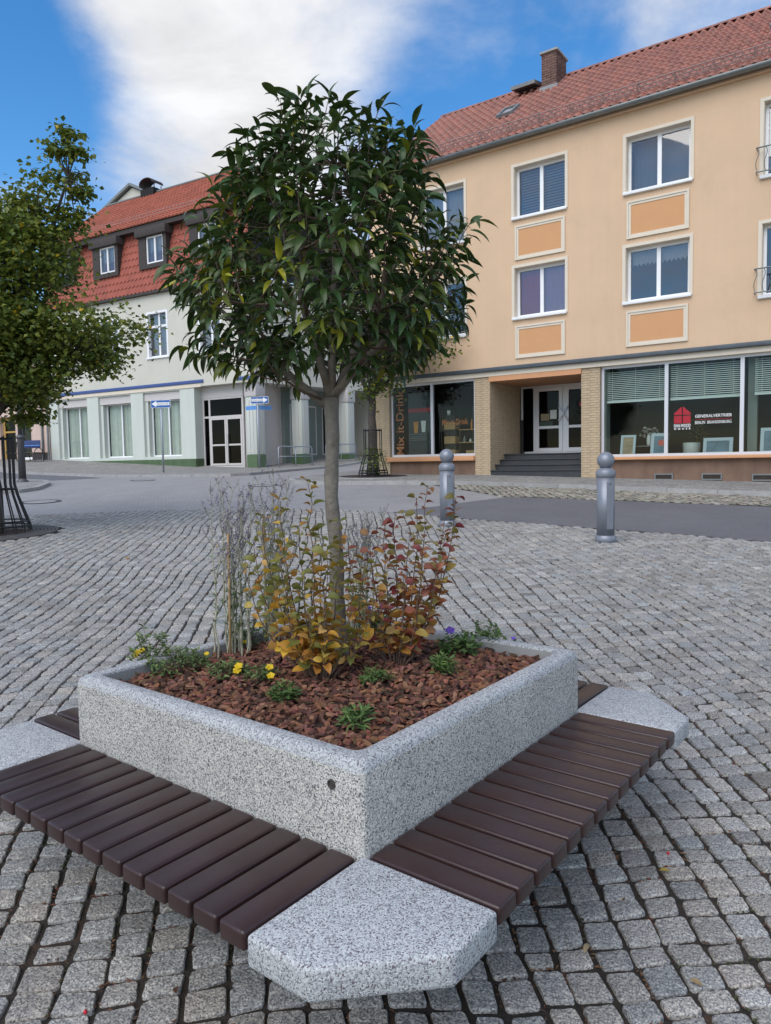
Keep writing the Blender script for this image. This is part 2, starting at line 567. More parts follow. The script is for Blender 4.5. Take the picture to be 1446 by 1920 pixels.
def bevel_mesh(me, w, seg=2, angle=30):
    bm = bmesh.new()
    bm.from_mesh(me)
    bmesh.ops.remove_doubles(bm, verts=bm.verts, dist=1e-5)
    ed = [e for e in bm.edges if len(e.link_faces) == 2 and e.calc_face_angle(0) > R(angle)]
    bmesh.ops.bevel(bm, geom=ed, offset=w, segments=seg, affect='EDGES', profile=.5, clamp_overlap=True)
    bm.to_mesh(me)
    bm.free()
    me.polygons.foreach_set('use_smooth', [True] * len(me.polygons))
    try:
        me.set_sharp_from_angle(angle=R(50))
    except Exception:
        pass
    me.update()
    return me


def part(name, m, parent, *boxes, bev=0, smooth=False, label=None):
    b = MB()
    for a, c in boxes:
        b.box(a, c)
    me = b.mesh(name, smooth)
    if bev:
        bevel_mesh(me, bev)
    o = link(name, me, m, parent)
    if label:
        o['label'] = label
    return o


def frame_ring(u0, u1, z0, z1, w, y0, y1, mull=(), trans=(), mw=None, sill=None):
    """A connected window frame: grid of members with open panes, in the local xz plane between y0 and y1."""
    mw = mw or w
    us = [u0, u0 + w]
    for x in mull:
        us += [x - mw / 2, x + mw / 2]
    us += [u1 - w, u1]
    zs = [z0, z0 + w]
    for x in trans:
        zs += [x - mw / 2, x + mw / 2]
    zs += [z1 - w, z1]
    return grid_solid(us, zs, lambda i, j: i % 2 == 0 or j % 2 == 0, y0, y1)


def grid_solid(us, zs, solid, y0, y1):
    b = MB()
    nu, nz = len(us), len(zs)
    idx = {}

    def vid(i, j, k):
        if (i, j, k) not in idx:
            idx[(i, j, k)] = len(b.v)
            b.v.append((us[i], (y0, y1)[k], zs[j]))
        return idx[(i, j, k)]

    def S(i, j):
        return 0 <= i < nu - 1 and 0 <= j < nz - 1 and solid(i, j)
    for i in range(nu - 1):
        for j in range(nz - 1):
            if not S(i, j):
                continue
            b.f.append((vid(i, j, 0), vid(i + 1, j, 0), vid(i + 1, j + 1, 0), vid(i, j + 1, 0)))
            b.f.append((vid(i, j, 1), vid(i, j + 1, 1), vid(i + 1, j + 1, 1), vid(i + 1, j, 1)))
            if not S(i - 1, j):
                b.f.append((vid(i, j, 0), vid(i, j + 1, 0), vid(i, j + 1, 1), vid(i, j, 1)))
            if not S(i + 1, j):
                b.f.append((vid(i + 1, j, 0), vid(i + 1, j, 1), vid(i + 1, j + 1, 1), vid(i + 1, j + 1, 0)))
            if not S(i, j - 1):
                b.f.append((vid(i, j, 0), vid(i, j, 1), vid(i + 1, j, 1), vid(i + 1, j, 0)))
            if not S(i, j + 1):
                b.f.append((vid(i, j + 1, 0), vid(i + 1, j + 1, 0), vid(i + 1, j + 1, 1), vid(i, j + 1, 1)))
    b.c = [None] * len(b.f)
    return b


def wall_open(u0, u1, z0, z1, openings, y0, y1):
    """Wall with rectangular openings (ua, ub, za, zb)."""
    us = sorted({u0, u1, *[x for o in openings for x in o[:2] if u0 < x < u1]})
    zs = sorted({z0, z1, *[x for o in openings for x in o[2:] if z0 < x < z1]})

    def solid(i, j):
        cu, cz = (us[i] + us[i + 1]) / 2, (zs[j] + zs[j + 1]) / 2
        return not any(o[0] < cu < o[1] and o[2] < cz < o[3] for o in openings)
    return grid_solid(us, zs, solid, y0, y1)


def text(s, size, m, parent, mtx, name='lettering', extr=0.002, xs=1.0, width=None, bold=0.0):
    cu = bpy.data.curves.new('txt', 'FONT')
    cu.body = s
    cu.size = size
    cu.extrude = extr
    cu.offset = bold
    cu.align_x = 'CENTER'
    cu.align_y = 'CENTER'
    cu.resolution_u = 3
    ob = bpy.data.objects.new('txt', cu)
    col.objects.link(ob)
    dg = bpy.context.evaluated_depsgraph_get()
    me = bpy.data.meshes.new_from_object(ob.evaluated_get(dg))
    bpy.data.objects.remove(ob)
    me.materials.clear()
    if width:
        xsz = [v.co.x for v in me.vertices]
        w = max(xsz) - min(xsz)
        xs = width / w
    for v in me.vertices:
        v.co.x *= xs
    o = link(name, me, m, parent, mtx)
    o['kind'] = 'stuff'
    return o


UPR = Matrix.Rotation(R(90), 4, 'X')      # text upright, facing -y


def upr(x, y, z, rot=0):
    return Matrix.Translation((x, y, z)) @ UPR @ Matrix.Rotation(rot, 4, 'Z')


def ground_sheet(name, poly, off, m, kind='structure', thick=0.0, step=1.0, parent=None):
    """Flat polygon draped over the ground height, cut at every metre of y and at the height knots."""
    bm = bmesh.new()
    vs = [bm.verts.new((x, y, 0)) for x, y in poly]
    f = bm.faces.new(vs)
    if f.normal.z < 0:
        f.normal_flip()
    ys = [p[1] for p in poly]
    for yk in YK:
        if min(ys) < yk < max(ys):
            g = list(bm.verts) + list(bm.edges) + list(bm.faces)
            bmesh.ops.bisect_plane(bm, geom=g, plane_co=(0, yk, 0), plane_no=(0, 1, 0))
    if thick:
        bm.normal_update()
        r = bmesh.ops.extrude_face_region(bm, geom=list(bm.faces))
        nv = [e for e in r['geom'] if isinstance(e, bmesh.types.BMVert)]
        top = set(nv)
    else:
        top = set(bm.verts)
    for v in bm.verts:
        v.co.z = zf(v.co.y) + (off if v in top else off - thick)
    bmesh.ops.recalc_face_normals(bm, faces=bm.faces)
    me = bpy.data.meshes.new(name)
    bm.to_mesh(me)
    bm.free()
    if not thick and me.polygons[0].normal.z < 0:
        me.flip_normals()
    o = link(name, me, m, parent)
    o['kind'] = kind
    return o


def inside(poly, x, y):
    c = False
    j = len(poly) - 1
    for i in range(len(poly)):
        xi, yi = poly[i]
        xj, yj = poly[j]
        if (yi > y) != (yj > y) and x < (xj - xi) * (y - yi) / (yj - yi) + xi:
            c = not c
        j = i
    return c


# ------------------------------------------------------------------ ground and pavements
EDGE = [(-40, 12.0), (-12, 12.9), (-7.0, 13.2), (-5.2, 13.55), (-3.47, 13.75), (-2.45, 13.8), (-1.22, 13.5), (0.12, 12.7), (1.49, 11.5), (2.9, 10.5), (4.0, 9.75), (4.8, 9.1), (12, 3.7), (26, -6.5)]
# paver street: the ground sheet itself, with its courses in the material
gm = MAT['pavers']
nd, lk = gm.node_tree.nodes, gm.node_tree.links
co = N(nd, 'ShaderNodeTexCoord')
mpn = N(nd, 'ShaderNodeMapping')
mpn.inputs['Rotation'].default_value = (0, 0, R(28))
br = N(nd, 'ShaderNodeTexBrick', i_Scale=4.6, i_Mortar_Size=0.022, i_Bias=0.0)
br.inputs['Color1'].default_value = (1.0, 1.0, 1.0, 1)
br.inputs['Color2'].default_value = (.86, .85, .86, 1)
br.inputs['Mortar'].default_value = (.62, .60, .58, 1)
lk.new(co.outputs['Object'], mpn.inputs[0])
lk.new(mpn.outputs[0], br.inputs[0])
pb = nd['Principled BSDF']
src = pb.inputs['Base Color'].links[0].from_socket
mx = N(nd, 'ShaderNodeMix', data_type='RGBA', blend_type='MULTIPLY')
mx.inputs[0].default_value = 1
lk.new(src, mx.inputs[6])
lk.new(br.outputs['Color'], mx.inputs[7])
lk.new(mx.outputs[2], pb.inputs['Base Color'])

ground_sheet('ground', [(-900, -60), (900, -60), (900, 1200), (-900, 1200)], 0, 'pavers')
plaza_poly = [(-40, -40), (26, -40)] + EDGE[::-1]
plaza = ground_sheet('plaza_pavement', plaza_poly, 0.004, 'joint')
ASPH = [(0.12, 12.72), (1.49, 11.52), (2.9, 10.52), (4.0, 9.77), (4.8, 9.12), (12, 3.72), (26, -6.48), (32, -4), (26, 0.5), (10, 10.4), (6.65, 12.55), (3.44, 14.5), (2.53, 15.0), (1.3, 13.9)]
ground_sheet('asphalt_road', ASPH, 0.006, 'asphalt')
ground_sheet('asphalt_lane', [(-10.7, 26.7), (-9.9, 25.5), (-11.0, 24.25), (-12.5, 23.8), (-20, 28), (-40, 40), (-40, 52), (-19, 35.5)], 0.006, 'asphalt')
RK = [(-1.2, 26), (-2.5, 21.6), (-2.71, 20.4), (-2.45, 19.6), (-1.98, 19.25), (-.86, 18.95), (.52, 18.75), (2.15, 18.15), (3.97, 16.75), (5.91, 15.3), (7.53, 14.15), (14, 9.6), (26, 1.6)]
ground_sheet('pavement_right', RK + [(40, 6), (14, 30), (8, 40)], 0.08, 'mosaic', thick=.14)
LK = [(-40, 56), (-19, 36.2), (-14.5, 31.0), (-10.64, 26.8), (-8.6, 25.7), (-6.66, 25.2), (-5.3, 25.1), (-4.75, 25.6), (-4.3, 27.4), (-2.72, 33.15), (1.2, 40), (14, 60)]
ground_sheet('pavement_left', LK + [(14, 90), (-60, 90)], 0.08, 'mosaic', thick=.14)
PK = [(-40, 10.5 + 4.2), (-20, 15.8), (-9.6, 17.85), (-9.12, 18.2), (-9.0, 18.9), (-9.15, 19.5), (-9.5, 20.7), (-10.36, 22.4), (-11.65, 23.6), (-13.3, 24.3), (-20, 27.8), (-40, 39.6)]
ground_sheet('pavement_island', PK, 0.08, 'mosaic', thick=.14)


def kerb(name, line, w, inward):
    root = empty(name, (0, 0, 0))
    root['kind'] = 'structure'
    tot = []
    for (x0, y0), (x1, y1) in zip(line[:-1], line[1:]):
        L = math.hypot(x1 - x0, y1 - y0)
        n = max(1, round(L / 1.0))
        for k in range(n):
            a, b_ = k / n, (k + 1) / n
            ax, ay, bx, by = x0 + (x1 - x0) * a, y0 + (y1 - y0) * a, x0 + (x1 - x0) * b_, y0 + (y1 - y0) * b_
            if ay > 42 or ay < 5:
                continue
            tx, ty = (bx - ax), (by - ay)
            l = math.hypot(tx, ty)
            tx, ty = tx / l, ty / l
            nx, ny = (-ty * inward, tx * inward)
            g = .006
            b = MB()
            P = [(ax + tx * g - nx * .012, ay + ty * g - ny * .012), (bx - tx * g - nx * .012, by - ty * g - ny * .012), (bx - tx * g + nx * w, by - ty * g + ny * w), (ax + tx * g + nx * w, ay + ty * g + ny * w)]
            vs = [(x, y, zf(y) - .05) for x, y in P] + [(x, y, zf(y) + .092 + rnd.uniform(-.004, .004)) for x, y in P]
            b.add(vs, [(0, 3, 2, 1), (4, 5, 6, 7), (0, 1, 5, 4), (1, 2, 6, 5), (2, 3, 7, 6), (3, 0, 4, 7)])
            b.build('kerb_stone', 'kerbstone', root)
    return root


kerb('kerb_right', RK[1:], .13, 1)
kerb('kerb_left', LK, .13, 1)
kerb('kerb_island', PK[1:-1], .13, 1)

# rubble strip between the kerb and the asphalt: rough setts, joined (too small to pick apart at that distance)
bed = ground_sheet('rubble_strip', [(2.45, 15.02), (3.44, 14.53), (6.65, 12.58), (10, 10.43), (26, .53), (26, 1.55), (14, 9.55), (7.53, 14.1), (5.91, 15.25), (3.97, 16.7), (2.15, 18.1), (1.2, 18.3)], 0.005, 'joint')
rb = MB()
rpoly = [(2.4, 15.06), (3.44, 14.57), (6.65, 12.63), (10, 10.5), (14, 8), (14, 9.5), (7.5, 14.05), (5.9, 15.2), (3.97, 16.65), (2.15, 18.05), (1.3, 18.2)]
tx, ty = .83, -.56
for i in range(-20, 90):
    for j in range(-16, 24):
        if (i * 13 + j * 7) % 1 == 0:
            lx, ly = i * .17 + (j % 2) * .08 + rnd.uniform(-.02, .02), j * .13 + rnd.uniform(-.015, .015)
            x, y = 3.0 + lx * tx - ly * ty, 16.0 + lx * ty + ly * tx
            if inside(rpoly, x, y):
                a = rnd.uniform(-.2, .2) + math.atan2(ty, tx)
                hx, hy = rnd.uniform(.06, .082), rnd.uniform(.045, .062)
                z = zf(y)
                ca, sa = math.cos(a), math.sin(a)
                P = []
                for k in range(6):
                    t = k * math.pi / 3 + rnd.uniform(-.2, .2)
                    P.append((x + ca * hx * math.cos(t) - sa * hy * math.sin(t), y + sa * hx * math.cos(t) + ca * hy * math.sin(t)))
                g = rnd.uniform(.65, 1.25)
                c = (g * rnd.uniform(.95, 1.1), g, g * rnd.uniform(.85, 1))
                h = rnd.uniform(.012, .035)
                vs = [(px, py, z) for px, py in P] + [(x + (px - x) * .8, y + (py - y) * .8, z + h) for px, py in P]
                fs = [tuple(range(6, 12))] + [(k, (k + 1) % 6, 6 + (k + 1) % 6, 6 + k) for k in range(6)]
                rb.add(vs, fs, c)
rb.build('rubble_setts', 'rubble', bed)['kind'] = 'stuff'

# granite setts of the plaza laid in segmental arches: arch rows run in depth, lanes are stacked in y
GRATE_C, GRATE_R = (-5.85, 10.95), .86
stones = []
rot = R(5)
cr, sr = math.cos(rot), math.sin(rot)


def lay(lx, ly):
    """rows of setts run in depth in long shallow curves"""
    k = (ly / 1.5) % 2.0
    lx += .026 * math.sin(ly * 1.6 + 1.3 * lx) + .012 * math.sin(ly * 3.9 + 1.3 + 2.1 * lx) + .06 * math.sin(ly * .7 - lx * 1.2)
    ly += .035 * math.sin(lx * 1.9 + ly * .8) + .02 * math.sin(lx * 4.7 + 2)
    return lx * cr - ly * sr, lx * sr + ly * cr


x = -13.0
row = 0
NK = 165
prev = None
while x < 13:
    rw = rnd.uniform(.108, .130)
    # cuts of this row drift slowly from those of the row beside it, as the paviour follows his neighbour
    if prev is None:
        cut = [.2 + .099 * k + rnd.uniform(-.012, .012) for k in range(NK)]
    else:
        sh = rnd.gauss(0, .012)
        cut = [.93 * c_ + .07 * (.2 + .099 * k) + sh * math.sin(k * .23 + row) + rnd.gauss(0, .0085) for k, c_ in enumerate(prev)]
        for k in range(1, NK):
            cut[k] = min(max(cut[k], cut[k - 1] + .078), cut[k - 1] + .13)
    prev = cut
    row += 1
    for k in range(NK - 1):
        ly, ly1 = cut[k], cut[k + 1]
        sk = rnd.gauss(0, .006)
        g_, g2 = rnd.uniform(.0, .0028), rnd.uniform(.0022, .0048)
        c4 = [lay(x + g_, ly + g2), lay(x + rw - g_, ly + g2 + sk), lay(x + rw - g_, ly1 - g2 + sk), lay(x + g_, ly1 - g2)]
        cx, cy = sum(p[0] for p in c4) / 4, sum(p[1] for p in c4) / 4
        if cy < .85 or abs(cx + .1) > .56 * cy + 1.5 or cy > 14:
            continue
        if not inside(plaza_poly, cx, cy + .06) or math.hypot(cx - GRATE_C[0], cy - GRATE_C[1]) < GRATE_R + .05:
            continue
        stones.append((cx, cy, c4))
    x += rw


def stone_geo(cx, cy, c4, near):
    gap = rnd.uniform(.0030, .0075)
    P = []
    n = 4
    cn = []
    for (px, py) in c4:
        px += rnd.uniform(-.007, .007)
        py += rnd.uniform(-.004, .004)
        d = math.hypot(px - cx, py - cy)
        s = max(.5, 1 - gap * 1.4 / d)
        
        cn.append((cx + (px - cx) * s, cy + (py - cy) * s))
    for k in range(4):
        a, b, c = cn[k - 1], cn[k], cn[(k + 1) % 4]
        f1, f2 = rnd.uniform(.07, .2), rnd.uniform(.07, .2)
        P.append((b[0] + (a[0] - b[0]) * f1, b[1] + (a[1] - b[1]) * f1))
        if near:
            P.append((b[0] * .92 + (a[0] + c[0]) * .04, b[1] * .92 + (a[1] + c[1]) * .04))
        P.append((b[0] + (c[0] - b[0]) * f2, b[1] + (c[1] - b[1]) * f2))
        if near:
            q = rnd.uniform(.4, .6)
            o = rnd.uniform(-.04, .012)
            mx_, my_ = b[0] + (c[0] - b[0]) * q, b[1] + (c[1] - b[1]) * q
            P.append((mx_ + (mx_ - cx) * o, my_ + (my_ - cy) * o))
    n = len(P)
    tx_, ty_ = rnd.uniform(-.03, .03), rnd.uniform(-.03, .03)
    h = rnd.uniform(.010, .017)

    def Z(px, py, dz):
        return zf(py) + .004 + dz + (px - cx) * tx_ + (py - cy) * ty_
    vs = [(px, py, Z(px, py, -.004)) for px, py in P]
    vs += [(cx + (px - cx) * .985, cy + (py - cy) * .985, Z(px, py, h * .55)) for px, py in P]
    vs += [(cx + (px - cx) * .93, cy + (py - cy) * .93, Z(px, py, h + rnd.uniform(-.0022, .0014))) for px, py in P]
    vs += [(cx, cy, Z(cx, cy, h + rnd.uniform(-.001, .003)))]
    fs = []
    for r0 in (0, n):
        fs += [(r0 + k, r0 + (k + 1) % n, r0 + n + (k + 1) % n, r0 + n + k) for k in range(n)]
    fs += [(2 * n + k, 2 * n + (k + 1) % n, 3 * n) for k in range(n)]
    g = rnd.gauss(1.0, .13)
    w = rnd.gauss(0, .025)
    c = (g * (1 + w), g, g * (1 - w))
    return vs, fs, c


def shows(cx, cy):
    # not hidden under the planter
    return not (abs((cx + .197) * .613 + (cy - 2.817) * .79) < .95 and abs(-(cx + .197) * .79 + (cy - 2.817) * .613) < .95)


infr = [s for s in stones if abs(s[0] + .0) < .54 * s[1] and s[1] > 1.78 and shows(s[0], s[1])]
infr.sort(key=lambda s: s[1] ** 2 + s[0] ** 2)
single = set(id(s) for s in infr[:300])
allst = MB()
for s in stones:
    if id(s) in single:
        vs, fs, c = stone_geo(*s, True)
        b = MB()
        b.add([(x - s[0], y - s[1], z - zf(s[1])) for x, y, z in vs], fs, c)
        o = b.build('granite_sett', 'granite', plaza, smooth='sett')
        o.location = (s[0], s[1], zf(s[1]))
    else:
        vs, fs, c = stone_geo(*s, s[1] < 5)
        allst.add(vs, fs, c)
allst.build('granite_setts', 'granite', plaza, smooth='sett')['kind'] = 'stuff'

# debris in the joints: stems, seeds, bits of bark and moss, too small to count
lit = MB()
for s in rnd.sample(stones, min(6500, len(stones))):
    cx, cy, c4 = s
    if cy > 8.5:
        continue
    k = rnd.choice([1, 1, 3, 3, 0, 2])
    a, b_ = c4[k], c4[(k + 1) % 4]
    cc = rnd.choice([(.10, .045, .025), (.16, .06, .03), (.20, .10, .04), (.05, .06, .02), (.08, .05, .035)])
    for _ in range(rnd.randint(2, 7)):
        t = rnd.random()
        x, y = a[0] + (b_[0] - a[0]) * t + rnd.uniform(-.008, .008), a[1] + (b_[1] - a[1]) * t + rnd.uniform(-.008, .008)
        an = rnd.uniform(0, 6.3)
        l, w = rnd.uniform(.004, .014), rnd.uniform(.0015, .0055)
        z = zf(y) + .009 + rnd.uniform(0, .006)
        dx, dy = math.cos(an), math.sin(an)
        lit.add([(x - dx * l, y - dy * l, z), (x + dy * w, y - dx * w, z + .002), (x + dx * l, y + dy * l, z + .001), (x - dy * w, y + dx * w, z + .003)], [(0, 1, 2, 3)], cc)
mat('litter', (1, 1, 1), .95, tint=True)
tag(lit.build('joint_litter', 'litter'), 'brown plant litter and moss lying in the sett joints', 'litter', kind='stuff')


# manhole covers and the tree grate
def manhole(x, y, r, label):
    t = empty('manhole_cover', (x, y, zf(y)), 0, label, 'manhole cover', 'manhole covers in the street')
    sl = (zf(y + .5) - zf(y - .5))
    b = MB()
    b.lathe([(r, 0), (r, .012), (r * .8, .012), (r * .8, .006), (r * .79, -.002)], 40)
    o = b.build('rim', 'manhole', t)
    b = MB()
    b.lathe([(r * .77, -.002), (r * .77, .011), (r * .1, .012)], 40)
    o2 = b.build('lid', 'pavers', t)
    t.rotation_euler = (math.atan(sl), 0, 0)


manhole(-7.43, 15.7, .42, 'large round manhole cover in grey pavers near the left kerb')
manhole(-3.2, 19.2, .40, 'round manhole cover in the pavers left of the planted tree trunk')
manhole(-7.6, 22.9, .38, 'small far manhole cover in front of the pale green house')
t = empty('tree_grate', (*GRATE_C, zf(GRATE_C[1])), 0, 'round concentric ring tree grate set in granite setts', 'tree grate')
sl = math.atan(zf(11.4) - zf(10.4))
t.rotation_euler = (sl, 0, 0)
part_b = MB()
part_b.lathe([(GRATE_R, -.03), (GRATE_R, .006), (.1, .006)], 48)
part_b.build('bed', 'soil', t)
for k in range(8):
    r0 = .44 + k * .052
    b = MB()
    b.lathe([(r0, .002), (r0, .022), (r0 + .036, .022), (r0 + .036, .002)], 48)
    b.build('ring', 'grate', t)
for k in range(8):
    a = k * math.pi / 4
    M = Matrix.Rotation(a, 4, 'Z')
    b = MB()
    b.box((.42, -.02, .004), (.855, .02, .0245), M)
    b.build('spoke', 'grate', t)

exec_later = []

# ------------------------------------------------------------------ planter with bench
L = 1.4
ZB, ZT = .450, .7043
PC = (-.1974, 2.8174)
PYAW = .91081
planter = empty('planter_bench', (*PC, 0), PYAW, 'square exposed aggregate concrete planter with brown slatted bench all around', 'planter')


def rsq(h, r, n=5):
    pts = []
    for (sx, sy, a0) in ((1, 1, 0), (-1, 1, 90), (-1, -1, 180), (1, -1, 270)):
        for k in range(n):
            a = R(a0 + 90 * k / (n - 1))
            pts.append((sx * (h - r) + r * math.cos(a), sy * (h - r) + r * math.sin(a)))
    return pts


def loops(mb, prof, n=5):
    rings = []
    for h, r, z in prof:
        base = len(mb.v)
        mb.v.extend([(x, y, z) for x, y in rsq(h, r, n)])
        rings.append(base)
    m = 4 * n
    for a, b in zip(rings[:-1], rings[1:]):
        for k in range(m):
            mb.f.append((a + k, a + (k + 1) % m, b + (k + 1) % m, b + k))
            mb.c.append(None)


H = L / 2
b = MB()
loops(b, [(H, .022, ZB - .12), (H, .022, ZT - .034), (H - .002, .022, ZT - .030)])
b.build('planter_wall', 'terrazzo_side', planter, smooth=True)
b = MB()
loops(b, [(H - .002, .022, ZT - .030), (H - .006, .024, ZT - .012), (H - .018, .03, ZT - .002), (H - .028, .03, ZT), (H - .060, .03, ZT), (H - .066, .028, ZT - .004), (H - .068, .026, ZT - .012)])
b.build('rim', 'terrazzo_top', planter, smooth=True)
b = MB()
loops(b, [(H - .068, .026, ZT - .012), (H - .072, .026, ZT - .25)])
b.build('inner_wall', 'concrete', planter, smooth=True)
b = MB()
loops(b, [(.48, .03, -.12), (.48, .03, ZB - .10), (H - .02, .03, ZB - .10)])
b.build('pedestal', 'concrete', planter)
# small round lifting socket on the front left face
b = MB()
b.lathe([(.0135, 0), (.0135, .004), (.010, .005), (.009, .002)], 16)
b.build('lifting_socket', 'plug', planter, mtx=Matrix.Translation((-H - .0005, -H + .105, ZT - .078)) @ Matrix.Rotation(R(-90), 4, 'Y'))
# corner seats
ci, co_, ch = .487 * L, .777 * L, .622 * L
poly0 = [(-ci, -ci), (-ci, -co_), (-ch, -co_), (-co_, -ch), (-co_, -ci)][::-1]
seat_b = MB()
seat_b.prism(poly0, ZB - .078, ZB)
seat_me = bevel_mesh(seat_b.mesh('corner_seat'), .012, 3)
seat_me.materials.append(MAT['terrazzo_top'])
for k in range(4):
    o = link('corner_seat', seat_me, None, planter)
    o.rotation_euler = (0, 0, k * math.pi / 2)
    o.location = (0, 0, (.0, .0, .0, .0)[k])
# slats
sp = 2 * ci / 14
sw = sp - .0125
sb = MB()
sb.box((-sw / 2, 0, -.048), (sw / 2, co_ - H - .004, 0))
slat_me = bevel_mesh(sb.mesh('seat_slat'), .008, 3)
slat_me.materials.append(MAT['slat'])
for k in range(4):
    Mk = Matrix.Rotation(k * math.pi / 2, 4, 'Z')
    for i in range(14):
        x = -ci + sp * (i + .5)
        dz = rnd.uniform(-.0008, .0008)
        link('seat_slat', slat_me, None, planter, Mk @ Matrix.Translation((x, -co_ + rnd.uniform(-.001, .001), ZB + .001 + dz)) @ Matrix.Rotation(rnd.uniform(-.002, .002), 4, 'Z'))
    for yy in (-H - .07, -co_ + .09):
        b = MB()
        b.box((-ci + .02, yy - .02, ZB - .085), (ci - .02, yy + .02, ZB - .046))
        b.build('rail', 'steel_dark', planter, mtx=Mk)

# ------------------------------------------------------------------ bark mulch
ZM = ZT - .05
mul = empty('bark_mulch', (*PC, 0), PYAW, 'reddish brown bark mulch filling the concrete planter', 'mulch')
mul['kind'] = 'stuff'
hi = H - .0685


def mz(x, y):
    return ZM + .030 * (1 - (x / hi) ** 2) * (1 - (y / hi) ** 2) + .012 * mnoise.noise((x * 5, y * 5, 3)) + .006 * mnoise.noise((x * 17, y * 17, 9))


b = MB()
n = 40
for j in range(n + 1):
    for i in range(n + 1):
        x, y = -hi + 2 * hi * i / n, -hi + 2 * hi * j / n
        b.v.append((x, y, mz(x, y) - .008))
for j in range(n):
    for i in range(n):
        b.f.append((j * (n + 1) + i, j * (n + 1) + i + 1, (j + 1) * (n + 1) + i + 1, (j + 1) * (n + 1) + i))
        b.c.append(None)
b.build('soil', 'soil', mul, smooth=True)['kind'] = 'stuff'
b = MB()
for _ in range(5200):
    x, y = rnd.uniform(-hi + .008, hi - .008), rnd.uniform(-hi + .008, hi - .008)
    l, w, h = rnd.uniform(.008, .026), rnd.uniform(.005, .011), rnd.uniform(.0015, .005)
    if rnd.random() < .08:
        l *= 1.5
    M = Matrix.Translation((x, y, mz(x, y) + rnd.uniform(-.006, .010))) @ Euler((rnd.gauss(0, .35), rnd.gauss(0, .35), rnd.uniform(0, 6.3))).to_matrix().to_4x4()
    g = rnd.uniform(.3, 1.6)
    c = (g * rnd.uniform(.85, 1.2), g * rnd.uniform(.8, 1.2), g * rnd.uniform(.75, 1.25))
    if rnd.random() < .05:
        c = (2.0, 2.4, 2.3)
    P = [(-l, -w * .5), (-l * .6, -w), (l * .7, -w * .8), (l, w * .2), (l * .4, w), (-l * .7, w * .8)]
    P = [(px * rnd.uniform(.85, 1.1), py * rnd.uniform(.85, 1.1)) for px, py in P]
    vs = [M @ Vector((px, py, -h)) for px, py in P] + [M @ Vector((px * .9, py * .85, h + rnd.uniform(-.001, .001))) for px, py in P]
    b.add(vs, [tuple(range(6, 12))] + [(k, (k + 1) % 6, 6 + (k + 1) % 6, 6 + k) for k in range(6)], c)
b.build('bark_chips', 'chip', mul)['kind'] = 'stuff'


def mulch_z(wx, wy):
    dx, dy = wx - PC[0], wy - PC[1]
    c, s = math.cos(PYAW), math.sin(PYAW)
    return mz(dx * c + dy * s, -dx * s + dy * c)


# ------------------------------------------------------------------ leaves
def leaf_geo(length, width, fold=.35, arch_=.9, n=5, shape='lance', stalk=.1, wave=0.0):
    vs, fs = [], []
    y = z = 0.0
    st = length / n
    for i in range(n + 1):
        t = i / n
        if shape == 'lance':
            w = math.sin(math.pi * min(1, t ** .85)) ** .85 * (1 - .25 * t)
        elif shape == 'round':
            w = math.sin(math.pi * t ** .74) ** .55
        else:
            w = math.sin(math.pi * t) ** .9
        w = max(w, .02) * width / 2
        th = arch_ * (t - .15)
        wv = wave * math.sin(t * 9)
        vs += [(-w * math.cos(fold), y, z + w * math.sin(fold) + wv), (0, y, z), (w * math.cos(fold), y, z + w * math.sin(fold) - wv)]
        y += st * math.cos(th)
        z -= st * math.sin(th)
    for i in range(n):
        a = i * 3
        fs += [(a, a + 1, a + 4, a + 3), (a + 1, a + 2, a + 5, a + 4)]
    return vs, fs


def leaf_frame(pos, d, up=Vector((0, 0, 1)), roll=0.0, s=1.0):
    d = Vector(d).normalized()
    x = d.cross(up)
    if x.length < 1e-4:
        x = Vector((1, 0, 0))
    x.normalize()
    z = x.cross(d)
    M = Matrix(((x.x, d.x, z.x, pos[0]), (x.y, d.y, z.y, pos[1]), (x.z, d.z, z.z, pos[2]), (0, 0, 0, 1)))
    return M @ Matrix.Rotation(roll, 4, 'Y') @ Matrix.Scale(s, 4)


class LeafSet:
    """collects leaves; the nearest become single objects sharing meshes, the rest one joined part"""

    def __init__(s, variants, tints):
        s.var, s.tints, s.items = variants, tints, []
        s.cache = {}

    def add(s, M, ti=None):
        s.items.append((M, rnd.randrange(len(s.var)), rnd.randrange(len(s.tints)) if ti is None else ti))

    def mesh(s, v, ti, m):
        if (v, ti) not in s.cache:
            b = MB()
            b.add(*s.var[v], s.tints[ti])
            me = b.mesh('leaf', True)
            me.materials.append(MAT[m])
            s.cache[(v, ti)] = me
        return s.cache[(v, ti)]

    def build(s, m, parent, singles, name='leaf', rest='foliage'):
        base = Vector(parent.location)
        o_inv = Matrix.Translation(-base)
        its = sorted(s.items, key=lambda it: (it[0].translation - Vector((0, 0, CZ))).length)
        for (M, v, ti) in its[:singles]:
            link(name, s.mesh(v, ti, m), None, parent, o_inv @ M)
        b = MB()
        for (M, v, ti) in its[singles:]:
            MM = o_inv @ M
            b.add([MM @ Vector(p) for p in s.var[v][0]], s.var[v][1], s.tints[ti])
        if b.f:
            b.build(rest, m, parent, smooth=True)['kind'] = 'stuff'


def bez(p0, p1, p2, n):
    out = []
    for i in range(n + 1):
        t = i / n
        out.append(p0 * (1 - t) ** 2 + p1 * 2 * t * (1 - t) + p2 * t * t)
    return out


